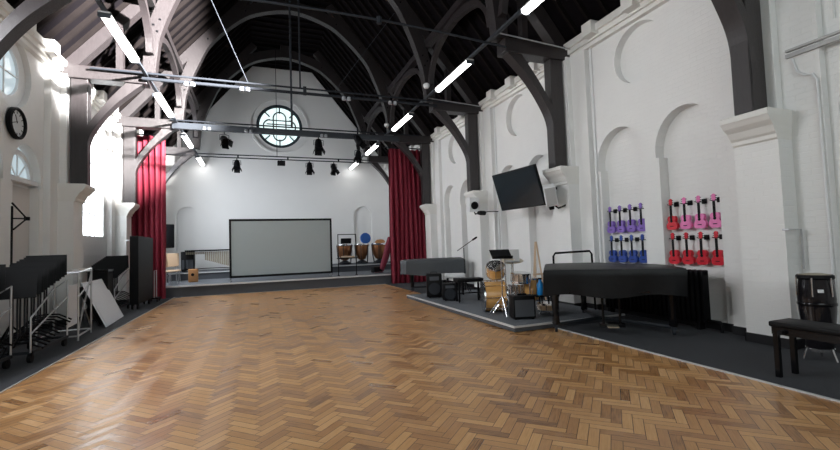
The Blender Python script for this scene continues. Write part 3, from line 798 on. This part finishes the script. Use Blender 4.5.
for i in range(4):
    yr = 5.30-.248*i; yp = 6.66-.247*i
    col = ['red', 'pink', 'pink', 'pink'][i]
    uke(col, '%s ukulele, %s of the upper row over the radiator end' % (col, posn[i]), yr, 2.13, 'red and pink ukuleles')
    uke('red', 'red ukulele, %s of the lower row on the right alcove' % posn[i], yr, 1.545, 'red and pink ukuleles')
    uke('purple', 'purple ukulele, %s of the upper row in the left alcove' % posn[i], yp, 2.13, 'purple and blue ukuleles')
    uke('blue', 'blue ukulele, %s of the lower row in the left alcove' % posn[i], yp, 1.545, 'purple and blue ukuleles')
    hook('black hook holding the %s upper ukulele of the right alcove' % posn[i], yr, 2.13, 'ukulele hooks'); hook('black hook holding the %s lower ukulele of the right alcove' % posn[i], yr, 1.545, 'ukulele hooks')
    hook('black hook holding the %s upper ukulele of the left alcove' % posn[i], yp, 2.13, 'ukulele hooks'); hook('black hook holding the %s lower ukulele of the left alcove' % posn[i], yp, 1.545, 'ukulele hooks')

# ------------------------------------------------------------------ bench + conga
T = thing('piano_bench', 'long black piano bench with padded top at the right edge of the carpet', 'bench', (5.02, 2.44, .05-.041))
MB().lh(-.17, .17, -.42, .42, .50, .56, .02).build('padded_seat', 'black', T, True)
MB().lh(-.15, .15, -.40, .40, .43, .50).build('apron', 'gloss', T)
for x in (-.13, .13):
    for y in (-.37, .37): MB().prism([(-.022, -.022), (.022, -.022), (.022, .022), (-.022, .022)], .43, Matrix.Translation((x, y, 0))).build('leg', 'gloss', T)
MB().tube([(-.2, .3, .46), (-.15, .3, .46)], .025).build('height_knob', 'black', T)
T = thing('conga_drum', 'black conga drum with natural hide standing by the right wall', 'drum', (5.98, 3.0, .009))
Q = Matrix.Translation((0, 0, .12)) @ Matrix.Diagonal((.86, .86, 1.04, 1))
MB().lathe([(.13, 0), (.145, .02), (.17, .2), (.195, .42), (.20, .55), (.19, .68), (.172, .78), (.172, .80)], (0, 0, 0), 32).build('shell', 'conga', T, True, M=Q)
MB().lathe([(.19, .76), (.20, .775), (.195, .80), (.18, .81), (.175, .80)], (0, 0, 0), 32).build('rim_hoop', 'black', T, True, M=Q)
MB().lathe([(.178, .795), (.17, .81), (.09, .822), (0, .826)], (0, 0, 0), 32).build('drum_head', 'hide', T, True, M=Q)
for k in range(6):
    a = k*PI/3+.3; MB().tube([(.20*math.cos(a), .20*math.sin(a), .78), (.205*math.cos(a), .205*math.sin(a), .62), (.205*math.cos(a), .205*math.sin(a), .58)], .009, 6).build('tension_lug', 'chrome', T, True, M=Q)
MB().lathe([(.199, .47), (.205, .48), (.205, .50), (.199, .51)], (0, 0, 0), 32).build('band', 'gloss', T, True, M=Q)
MB().box((-.145, -.125, .64), (.06, .012, .035), (0, 0, -.75)).build('name_badge', 'white', T, M=Q)

b = MB()
for k in range(3): a = k*2*PI/3+.4; b.tube([(.16*math.cos(a), .16*math.sin(a), 0), (.12*math.cos(a), .12*math.sin(a), .13)], .012)
b.lathe([(.11, .10), (.13, .10), (.13, .13), (.11, .13)], (0, 0, 0), 20); b.build('stand', 'chrome', T, True)

# ------------------------------------------------------------------ drum kit on the platform (z = .1)
PZ = .104
def drum(T, nm, c, r, h, shell, axis=(0, 0, 1), heads='skin', lugs=8, hoop='chrome'):
    M0 = Matrix.Translation(c) @ AX(axis)
    s_ = MB().lathe([(r, 0), (r, h)], (0, 0, 0), 28, M0).build(nm, shell, T, True)
    b = MB(); b.lathe([(r+.012, -.01), (r+.014, .02), (r+.002, .02)], (0, 0, 0), 28, M0); b.lathe([(r+.002, h-.02), (r+.014, h-.02), (r+.012, h+.012)], (0, 0, 0), 28, M0)
    for k in range(lugs):
        a = 2*PI*k/lugs; b.tube([M0 @ Vector(((r+.018)*math.cos(a), (r+.018)*math.sin(a), 0)), M0 @ Vector(((r+.018)*math.cos(a), (r+.018)*math.sin(a), h))], .007, 5)
    b.build('hoops_and_lugs', hoop, s_, True)
    MB().lathe([(0, h+.003), (r, h+.003), (r, h+.006), (0, h+.007)], (0, 0, 0), 28, M0).build('drum_head', heads, s_)
    return s_
def tripod(b, c, h, spread=.25, z0=.0, hub=.35, r=.012):
    x, y = c
    b.tube([(x, y, z0+.08), (x, y, h)], r)
    for k in range(3):
        a = k*2*PI/3+.5; b.tube([(x+spread*math.cos(a), y+spread*math.sin(a), z0+.012), (x, y, z0+hub)], r*.9, 6); b.tube([(x, y, z0+.1), (x+spread*.55*math.cos(a), y+spread*.55*math.sin(a), z0+.012+hub*.45)], r*.6, 5)
T = thing('bass_drum', 'maple bass drum lying on its side at the left of the drum kit', 'drum', (4.40, 7.45, PZ))
drum(T, 'shell', (-.24, .10, .30), .29, .44, 'maple', (.93, -.35, 0), 'maple')
MB().tube([(-.2, -.25, .0), (-.1, -.05, .28)], .01).tube([(.25, -.38, 0), (.12, -.2, .28)], .01).build('spurs', 'chrome', T, True)
T = thing('tom_drum', 'maple tom drum mounted above the bass drum', 'drum', (4.44, 7.42, PZ+.66))
drum(T, 'shell', (-.05, 0, .06), .165, .22, 'maple', (-.25, -.45, .85)); MB().tube([(0, .05, -.10), (0, 0, .1)], .014).build('mount', 'chrome', T, True)
T = thing('tom_drum', 'maple tom drum seen at the right of the silver snare', 'drum', (5.0, 7.12, PZ))
drum(T, 'shell', (0, 0, .22), .15, .42, 'maple', (0, -.05, 1))
b = MB()
for k in range(3): a = k*2.1; b.tube([(.17*math.cos(a), .17*math.sin(a), 0), (.17*math.cos(a), .17*math.sin(a), .45)], .009)
b.build('legs', 'chrome', T, True)
T = thing('snare_drum', 'silver snare drum on a chrome stand in the middle of the kit', 'drum', (4.76, 7.12, PZ))
drum(T, 'shell', (0, 0, .58), .17, .17, 'chrome', (0, -.12, 1)); b = MB(); tripod(b, (0, 0), .52, .22); b.build('stand', 'chrome', T, True)
T = thing('snare_drum', 'silver snare drum standing between the snare stand and floor tom', 'drum', (4.95, 7.55, PZ))
drum(T, 'shell', (0, 0, .28), .15, .2, 'chrome', (0, .0, 1)); b = MB(); tripod(b, (0, 0), .28, .2); b.build('stand', 'chrome', T, True)
def cymbal(lab, loc, h, r, tilt, az, boom=None):
    T = thing('cymbal', lab, 'cymbal', loc)
    b = MB(); tripod(b, (0, 0), h, .26); b.build('stand', 'chrome', T, True)
    R = Matrix.Translation((0, 0, h)) @ Matrix.Rotation(az, 4, 'Z') @ Matrix.Rotation(tilt, 4, 'X')
    MB().lathe([(0, .03), (.02, .03), (.04, .015), (r*.6, 0), (r, -.015), (r, -.012), (r*.6, .004), (.045, .02), (0, .036)], (0, 0, 0), 32, R).build('plate', 'brass', T, True)
cymbal('bronze cymbal leaning over the silver snare at kit front', (4.45, 7.15, PZ), 1.08, .20, .30, .6)
cymbal('bronze ride cymbal tilted behind the silver snare', (4.98, 7.75, PZ), .98, .25, .22, -.5)
cymbal('bronze hi hat cymbal above the maple tom on the left', (4.70, 8.0, PZ), .88, .16, .10, 0)
def music_stand(name, lab, loc, h, rz, tilt=.5, col='black', g=None, legs='chrome', dw=.38, dh=.28):
    T = thing(name, lab, 'music stand', loc, rz, g)
    b = MB(); tripod(b, (0, 0), h, .27); b.build('stand', legs, T, True)
    R = Matrix.Translation((0, 0, h+.08)) @ Matrix.Rotation(-tilt, 4, 'X')
    b = MB(); b.box((0, 0, 0), (dw, .008, dh)); b.box((0, -.03, -dh/2), (dw, .06, .008)); b.build('desk', col, T, M=R)
    return T
music_stand('music_stand', 'black music stand with tilted desk in front of the bass drum', (4.24, 6.95, PZ), 1.06, math.radians(-15), .95)
T = music_stand('music_stand', 'pale clear music desk standing behind the cymbals', (4.82, 7.45, PZ), 1.0, math.radians(-25), .25, 'grey', dw=.27, dh=.26)
T = thing('guitar_amplifier', 'black box guitar amplifier at the front corner of the platform', 'amplifier', (4.36, 6.50, PZ), math.radians(-15))
MB().lh(-.20, .20, -.13, .13, .02, .41, .015).build('cabinet', 'black', T, True)
MB().lh(-.17, .17, -.137, -.13, .05, .34).build('speaker_grille', 'riser', T)
MB().lh(-.08, .08, -.02, .02, .41, .44).build('handle', 'black', T)
for x in (-.16, .16): MB().lh(x-.02, x+.02, -.1, .1, 0, .02).build('rubber_foot', 'black', T)
T = thing('floor_drum', 'small drum on low stand lying near the black covered piano', 'drum', (5.0, 6.62, PZ))
drum(T, 'shell', (0, 0, .07), .17, .13, 'ply'); b = MB()
for k in range(3): a = k*2.1+.3; b.tube([(.16*math.cos(a), .16*math.sin(a), 0), (.12*math.cos(a), .12*math.sin(a), .08)], .01)
b.build('legs', 'chrome', T)
T = thing('drum_throne', 'small round chrome stool behind the low drum by the piano', 'stool', (5.32, 6.9, PZ))
b = MB(); tripod(b, (0, 0), .42, .2); b.build('stand', 'chrome', T, True); MB().lathe([(0, .42), (.15, .42), (.16, .46), (.14, .50), (0, .5)], (0, 0, 0), 20).build('seat', 'grey', T, True)
T = thing('water_bottle', 'bright blue bottle standing left of the black covered piano', 'bottle', (5.18, 6.95-.05, .62))
MB().lathe([(0, -.14), (.058, -.14), (.063, -.12), (.063, .05), (.045, .09), (.03, .12), (.03, .15), (0, .15)], (0, 0, 0), 18).build('body', 'blued', T, True)
MB().lathe([(0, .15), (.035, .15), (.035, .18), (0, .18)], (0, 0, 0), 14).build('cap', 'black', T)
T.location = (5.0, 6.82, PZ+.48+.0)
T2 = thing('side_table', 'small dark stool carrying the blue bottle beside the drum kit', 'stool', (5.0, 6.82, PZ))
MB().lh(-.12, .12, -.12, .12, .31, .34).build('top', 'black', T2)
for x, y in itertools.product((-.1, .1), (-.1, .1)): MB().lh(x-.01, x+.01, y-.01, y+.01, 0, .31).build('leg', 'black', T2)
T = thing('wooden_easel', 'slim pale wooden easel standing against the right wall behind the kit', 'easel', (6.05, 8.35, PZ))
MB().tube([(-.14, -.1, 0), (-.01, 0, 1.35)], .018, 6).tube([(.14, -.1, 0), (.01, 0, 1.35)], .018, 6).tube([(0, .2, 0), (0, .02, 1.33)], .018, 6).build('legs', 'beech', T)
MB().box((0, -.06, .6), (.3, .03, .04)).build('ledge', 'beech', T)

# ------------------------------------------------------------------ platform left part
T = thing('microphone_stand', 'black boom microphone stand beside the grey covered piano', 'microphone stand', (5.35, 10.7, PZ))
b = MB(); tripod(b, (0, 0), 1.25, .28); b.build('stand', 'black', T, True)
MB().tube([(-.18, .05, 1.17), (.25, -.06, 1.46)], .010).build('boom_arm', 'black', T, True)
MB().lathe([(0, 0), (.025, 0), (.03, .12), (.02, .16), (0, .16)], (.25, -.06, 1.46), 12, AX((1, 0, .55))).build('microphone', 'black', T, True)
def pa(lab, x, y, w_, d_, h_, rz=0):
    T = thing('portable_speaker', lab, 'loudspeaker', (x, y, PZ), math.radians(rz))
    MB().lh(-w_/2, w_/2, -d_/2, d_/2, .02, h_, .03).build('cabinet', 'black', T, True)
    MB().lathe([(w_*.36, 0), (w_*.38, .012), (w_*.3, .012), (w_*.1, -.0), (0, .006)], (0, -d_/2-.001, h_*.38), 20, Matrix.Rotation(PI/2, 4, 'X')).build('speaker_cone', 'dsteel', T, True)
    MB().lh(-w_*.3, w_*.3, -d_/2-.008, -d_/2, h_*.72, h_*.88).build('horn', 'riser', T)
    MB().tube([(-.08, 0, h_), (-.08, 0, h_+.03), (.08, 0, h_+.03), (.08, 0, h_)], .01).build('handle', 'black', T)
    for sx in (-1, 1): MB().lh(sx*w_*.3-.02, sx*w_*.3+.02, -.1, .1, 0, .02).build('foot', 'black', T)
pa('taller black portable loudspeaker in front of the grey covered piano', 4.25, 10.3, .40, .36, .62, -20)
pa('smaller black amplifier between tall loudspeaker and black bench', 4.33, 9.52, .36, .30, .42, -20)
T = thing('keyboard_bench', 'black padded bench with straight legs beside the drum kit', 'bench', (4.62, 9.05, PZ), math.radians(-10))
MB().lh(-.32, .32, -.16, .16, .46, .55, .02).build('padded_seat', 'black', T, True)
for x in (-.27, .27):
    for y in (-.12, .12): MB().lh(x-.02, x+.02, y-.02, y+.02, 0, .46).build('leg', 'black', T)
MB().tube([(-.27, 0, .2), (.27, 0, .2)], .014).build('stretcher', 'black', T)
T = thing('white_keyboard_case', 'white box lying on a low black stand behind the bench', 'case', (4.95, 10.5, PZ), math.radians(-20))
MB().lh(-.26, .26, -.15, .15, .46, .57, .02).build('body', 'white', T, True)
for x in (-.2, .2): MB().lh(x-.02, x+.02, -.12, .12, 0, .46).build('support', 'black', T)
T = thing('kit_bag', 'crumpled black bag on the platform between bench and bass drum', 'bag', (5.25, 9.2, PZ), .3)
bm = MB(); bm.lathe([(0, 0), (.26, 0), (.32, .08), (.30, .2), (.2, .3), (.08, .36), (0, .34)], (0, 0, 0), 16, None, (1, .7))
for v in bm.b.verts: v.co *= 1+.12*math.sin(v.co.x*17+v.co.y*13+v.co.z*11)
bm.build('sack', 'black', T, True); MB().tube([(-.1, 0, .32), (-.06, 0, .44), (.06, 0, .44), (.1, 0, .3)], .012).build('strap', 'black', T, True)

# ------------------------------------------------------------------ stage objects
SZ, UZ = .385, .682
def timpano(lab, x, y, r, extra=None):
    T = thing('timpani_drum', lab, 'timpani', (x, y, UZ), 0, 'copper timpani on the upper stage')
    MB().lathe([(.06, .14), (r*.55, .2), (r*.85, .38), (r, .6), (r, .72)], (0, 0, 0), 24).build('bowl', 'copper', T, True, M=Matrix.Diagonal((1, 1, 1.25, 1)))
    MB().lathe([(r+.02, .70), (r+.035, .73), (r+.02, .77), (r, .76)], (0, 0, 0), 24).build('rim', 'chrome', T, True, M=Matrix.Diagonal((1, 1, 1.25, 1)))
    MB().lathe([(0, .76), (r, .755), (r, .75), (0, .75)], (0, 0, 0), 24).build('drum_head', 'skin', T, M=Matrix.Diagonal((1, 1, 1.25, 1)))
    b = MB()
    for k in range(6):
        a = k*PI/3+.2; b.tube([((r+.03)*math.cos(a), (r+.03)*math.sin(a), .72), ((r+.0)*math.cos(a), (r+.0)*math.sin(a), .35), (.3*math.cos(a), .3*math.sin(a), .03)], .014, 6)
    b.lathe([(0, 0.02), (.3, .02), (.32, .05), (.2, .10), (.06, .16), (0, .16)], (0, 0, 0), 16)
    b.build('strut_frame', 'dsteel', T, True, M=Matrix.Diagonal((1, 1, 1.25, 1)))
timpano('copper timpani drum, left of three behind the screen edge rack', 3.78, 20.1, .36)
timpano('copper timpani drum, middle of three below the blue disc', 4.60, 20.1, .33)
timpano('copper timpani drum, right of three beside the maroon roll', 5.45, 20.0, .38)
T = thing('folded_chair', 'black padded seat resting on the left timpani', 'cushion', (3.85, 20.05, UZ+.97))
MB().box((0, 0, .14), (.5, .08, .26), (.2, 0, 0), .03).build('pad', 'black', T, True)
T = thing('gong_cover', 'bright blue round drum case standing on middle timpani', 'drum case', (4.80, 20.1, UZ+.96))
MB().lathe([(0, -.06), (.24, -.06), (.26, -.03), (.26, .03), (.24, .06), (0, .06)], (0, 0, .26), 28, AX((.1, -1, .15))).build('case', 'navy', T, True)
T = thing('percussion_bag', 'small brown bag lying on the right timpani', 'bag', (5.5, 20.0, UZ+.96))
MB().lathe([(0, 0), (.2, 0), (.24, .08), (.15, .17), (0, .19)], (0, 0, 0), 14, None, (1.1, .7)).build('sack', 'orange', T, True)
T = thing('display_rack', 'thin black open frame rack with a small shelf at the stage front', 'rack', (3.24, 16.6, SZ))
b = MB()
for x in (-.37, .33): b.lh(x-.015, x+.015, -.015, .015, 0, 1.62)
b.lh(-.37, .33, -.015, .015, 1.59, 1.62); b.build('frame', 'black', T)
MB().lh(-.40, .36, -.18, .18, .66, .70).build('shelf', 'black', T)
MB().lh(-.25, .25, -.12, .12, .70, .76, .02).build('cushion', 'beech', T)
for x in (-.37, .33): MB().lh(x-.015, x+.015, -.18, .18, 0, .03).build('foot', 'black', T)
T = thing('rolled_mat', 'maroon rolled cloth leaning against the right stage curtain', 'roll', (4.92, 17.2, SZ))
MB().tube([(-.2, -.1, .12), (.05, .1, .6), (.22, .25, 1.05), (.36, .35, 1.45)], [.11, .14, .14, .12], 12).build('roll', 'marooon', T, True)
T = thing('equipment_case', 'small black equipment box on the stage below the maroon roll', 'case', (4.55, 17.2, SZ), .2)
MB().lh(-.2, .2, -.15, .15, .02, .26, .02).build('body', 'black', T, True); MB().tube([(-.2, -.2, .03), (.2, -.2, .03)], .02).build('rail', 'chrome', T)
T = thing('sheet_music_stand', 'thin wooden and chrome cymbal stand left of the timpani', 'stand', (3.05, 20.3, UZ))
b = MB(); tripod(b, (0, 0), .8, .2); b.build('stand', 'chrome', T, True); MB().lh(-.08, .08, -.03, .03, .8, 1.15, .02).build('wooden_block', 'beech', T, True)
# marimba
T = thing('marimba', 'long marimba with hanging resonator tubes at the back of the stage', 'marimba', (-2.05, 20.2, UZ))
b = MB()
for i in range(24): b.box((-.80+i*.072, 0, .87), (.060, .52-.012*i, .06))
b.build('tone_bars', 'black', T)
for k in range(24):
    L_ = .18 + .48*(k/23)**1.2 if k > 9 else .10
    MB().lathe([(.03, 0), (.03, L_)], (-.80+k*.072, 0, .82-L_), 8).build('resonator_tube', 'hide', T, True)
b = MB(); 
for x in (-.86, .86): b.lh(x-.02, x+.02, -.25, .25, .02, .06); b.lh(x-.02, x+.02, -.03, .03, .05, .84)
b.lh(-.86, .86, -.02, .02, .10, .13); b.build('frame', 'black', T)
T = thing('keyboard_amplifier', 'black box amplifier left of the marimba on the stage', 'amplifier', (-2.85, 20.6, UZ))
MB().lh(-.25, .25, -.18, .18, .05, .85, .02).build('cabinet', 'black', T, True); MB().lh(-.22, .22, -.19, -.18, .1, .5).build('grille', 'riser', T)
for sx in (-1, 1): MB().lh(sx*.2-.03, sx*.2+.03, -.15, .15, 0, .05).build('foot', 'black', T)
T = thing('stage_speaker', 'tall black loudspeaker beside the left stage curtain', 'loudspeaker', (-3.35, 18.6, SZ), .5)
MB().lh(-.26, .26, -.22, .22, 1.30, 2.20, .03).build('cabinet', 'black', T, True)
b = MB(); tripod(b, (0, 0), 1.3, .3, 0, .5, .02); b.build('stand', 'black', T, True)
T = thing('cajon', 'orange plywood cajon drum with a round hole on the stage', 'cajon', (-2.30, 17.8, SZ), .15)
MB().lh(-.16, .16, -.15, .15, .01, .48, .012).build('box', 'orange', T, True); MB().lh(.161, .166, -.14, .14, .02, .47).build('side_panel', 'ply', T)
MB().lathe([(0, 0), (.055, 0), (.055, .004), (0, .004)], (-.02, -.151, .28), 20, Matrix.Rotation(PI/2, 4, 'X')).build('sound_hole', 'black', T)
def chair(lab, x, y, rz):
    T = thing('wooden_chair', lab, 'chair', (x, y, SZ), rz, 'wooden chairs on the stage')
    MB().box((0, 0, .44), (.42, .40, .03), None, .01).build('seat', 'beech', T)
    MB().box((0, .19, .84), (.42, .025, .50), (-.12, 0, 0), .01).build('backrest', 'beech', T)
    for sx in (-.17, .17):
        for sy in (-.16, .17): MB().tube([(sx*1.1, sy*1.15, 0), (sx, sy, .43)], .014, 6).build('leg', 'alu', T)
        MB().tube([(sx, .17, .44), (sx, .2, .62)], .013, 6).build('back_post', 'alu', T)
chair('wooden chair nearest the left stage curtain', -3.0, 17.3, 1.2)
chair('wooden chair behind the nearest one and left of the cajon', -3.0, 18.05, .5)
chair('wooden chair farthest back beside the black amplifier', -3.1, 18.8, .3)

# ------------------------------------------------------------------ left side: stand trolleys, boards
def stand_trolley(lab, y0, y1, n, x, z0=1.02, lean=.0, base=True):
    T = thing('music_stand_trolley', lab, 'trolley', (x, y0, .009))
    L = y1-y0
    b = MB(); b.lh(-.26, -.22, 0, L, .13, .17); b.lh(.22, .26, 0, L, .13, .17); b.lh(-.26, .26, 0, .04, .13, .17); b.lh(-.26, .26, L-.04, L, .13, .17); b.build('base_frame', 'dsteel', T)
    for cx, cy in itertools.product((-.22, .22), (.05, L-.05)):
        MB().lathe([(0, -.02), (.06, -.02), (.065, 0), (.06, .02), (0, .02)], (cx, cy, .066), 16, Matrix.Rotation(PI/2, 4, 'Y')).box((cx, cy, .11), (.05, .05, .04)).build('castor', 'black', T, True)
    b = MB(); b.tube([(.24, 0, .15), (.24, 0, .62), (.24, L*.55, .95), (.24, L, 1.08), (.24, L, .15)], .012); b.tube([(.24, 0, .40), (.24, L, .80)], .011)
    b.tube([(-.24, 0, .15), (-.24, 0, 1.0), (-.24, L, 1.0), (-.24, L, .15)], .012); b.build('side_rails', 'alu', T, True)
    return T
def nested_stand(lab, x, y, z, h, tilt, rz, g):
    T = thing('music_stand', lab, 'music stand', (x, y, z), rz, g)
    MB().tube([(0, 0, .05), (0, 0, h)], .013, 6).build('pole', 'dsteel', T)
    b = MB()
    for k in range(3): a = k*2*PI/3+.3; b.tube([(0, 0, .12), (.16*math.cos(a), .16*math.sin(a), .10), (.33*math.cos(a), .33*math.sin(a), -.01)], .013, 5)
    b.build('tripod_base', 'black', T)
    b = MB(); R = Matrix.Translation((0, 0, h+.08)) @ Matrix.Rotation(-tilt, 4, 'X')
    b.box((0, 0, 0), (.50, .006, .34)); b.box((0, -.03, -.17), (.50, .06, .006)); b.build('desk', 'black', T, M=R)
    return T
stand_trolley('steel trolley packed with black music stands at the left foreground', 7.45, 8.65, 10, -3.20)
proto = None
G1 = 'music stands nested on the near trolley'; G2 = 'music stands nested on the far trolley'
def stand_label(i, n, wh):
    if i == 0: return 'black music stand, lowest and nearest on the %s' % wh
    if i == n-1: return 'black music stand, highest and farthest on the %s' % wh
    o_ = ['', 'second', 'third', 'fourth', 'fifth', 'sixth', 'seventh', 'eighth', 'ninth', 'tenth'][i]
    return 'black music stand, %s in the row on the %s' % (o_, wh)
for i in range(11):
    y = 7.55+.10*i; l = stand_label(i, 11, 'near trolley')
    if proto is None: proto = nested_stand(l, -3.20, y, .17, .82, .20, .30, G1)
    else: dup(proto, (-3.20+.01*(i % 2), y, .17+.026*i), l, (0, 0, .30+.05*math.sin(i*2)))
stand_trolley('steel trolley of folded black stands partly cut by the left picture edge', 6.1, 7.3, 8, -3.35)
for i in range(7):
    q = dup(proto, (-3.35, 6.3+.13*i, .20+.02*i), stand_label(i, 7, 'trolley at left picture edge'), (0, 0, .35)); q['group'] = 'music stands at the left picture edge'
stand_trolley('steel trolley of black music stands beside the tall black case', 12.4, 13.7, 10, -3.55)
for i in range(10):
    q = dup(proto, (-3.55, 12.5+.115*i, .17+.024*i), stand_label(i, 10, 'trolley beside the tall case'), (0, 0, .35+.04*math.sin(i*3))); q['group'] = G2
# aluminium frame trolley
T = thing('aluminium_frame', 'tall bare aluminium tube frame standing beyond near music stands', 'frame', (-3.22, 9.02, .009), math.radians(5))
b = MB(); r = .015
for x in (-.28, .28):
    b.tube([(x, 0, .0), (x, 0, 1.17), (x, .85, 1.22), (x, .85, 0)], r); b.tube([(x, 0, .08), (x, .85, .08)], r)
for yy in (0, .85): b.tube([(-.28, yy, 1.17), (.28, yy, 1.17)], r); b.tube([(-.28, yy, .08), (.28, yy, .08)], r)
b.tube([(.28, 0, .15), (.28, .85, 1.15)], .012); b.tube([(.28, .0, .75), (.28, .85, .98)], .012); b.tube([(.28, .85, .1), (.28, .4, .5)], .012)
b.tube([(-.28, 0, 1.17), (.28, .85, 1.22)], .012)
b.build('tube_frame', 'alu', T, True)
MB().box((.10, .42, .58), (.02, .55, .72), (0, .0, 0)).build('white_panel', 'board', T)
# leaning white board
T = thing('leaning_board', 'off white flat board leaning against the far stand trolley', 'board', (-2.97, 11.2, .012), math.radians(4))
MB().box((-.205, 0, .46), (.022, 1.6, 1.0), (0, -.42, 0)).build('panel', 'board', T)
MB().box((-.385, -.35, .86), (.03, .14, .05), (0, -.42, 0)).build('clip', 'black', T)
T = thing('leaning_board', 'darker board edge leaning behind the off white board', 'board', (-3.14, 11.25, .012), math.radians(4))
MB().box((-.19, 0, .41), (.022, 1.2, .88), (0, -.42, 0)).build('panel', 'black', T)
# black box on far trolley
T = thing('storage_crate', 'black storage crate on the carpet behind the leaning board', 'crate', (-3.5, 12.06, .009))
MB().lh(-.2, .2, -.2, .2, .0, 1.08, .02).build('body', 'black', T); MB().lh(-.21, .21, -.21, .21, 1.08, 1.13).build('lid', 'gloss', T)
# tall black case
T = thing('flight_case', 'tall black panel case on castors in front of the left curtain', 'case', (-3.22, 13.95, .009))
MB().lh(.02, .22, -.72, .95, .14, 1.95, .01).build('body', 'black', T)
for cx, cy in itertools.product((.06, .18), (-.6, .65)): MB().lathe([(0, -.02), (.055, -.02), (.06, 0), (.055, .02), (0, .02)], (cx, cy, .061), 14, Matrix.Rotation(PI/2, 4, 'Y')).box((cx, cy, .12), (.06, .06, .04)).build('castor', 'black', T, True)
T = thing('push_trolley', 'small metal hand trolley standing at the foot of left curtain', 'trolley', (-3.0, 15.2, .009))
MB().tube([(0, -.15, .1), (0, -.15, .95), (0, .15, .95), (0, .15, .1)], .015).build('handle', 'alu', T, True); MB().lh(-.2, .12, -.2, .2, .10, .13).build('deck', 'black', T)
for cx, cy in itertools.product((-.14, .08), (-.15, .15)): MB().lathe([(0, -.015), (.045, -.015), (.05, 0), (.045, .015), (0, .015)], (cx, cy, .05), 12, Matrix.Rotation(PI/2, 4, 'Y')).build('castor', 'black', T, True)
# boom microphone stands left
T = thing('microphone_stand', 'tall black boom microphone stand at the left picture edge', 'microphone stand', (-3.72, 8.72, .009))
b = MB(); tripod(b, (0, 0), 2.3, .3, 0, .4, .016); b.build('stand', 'black', T, True)
MB().tube([(0, 0, 2.35), (.05, .35, 2.12), (.02, -.0, 1.92)], .014).tube([(.0, 0, 2.1), (.05, .35, 2.12)], .012).build('boom_arm', 'black', T, True)
MB().lathe([(0, -.03), (.04, -.03), (.04, .03), (0, .03)], (.05, .35, 2.12), 12).build('joint', 'black', T)
T = thing('blue_banner', 'narrow dark blue panel just inside the left picture edge', 'banner', (-3.55, 6.95, .009))
MB().lh(-.02, .02, -.25, .25, 1.1, 2.1).build('fabric', 'navy', T); MB().tube([(0, 0, 0), (0, 0, 1.1)], .015).build('pole', 'black', T)
MB().box((0, 0, .012), (.3, .3, .02)).build('foot', 'black', T)
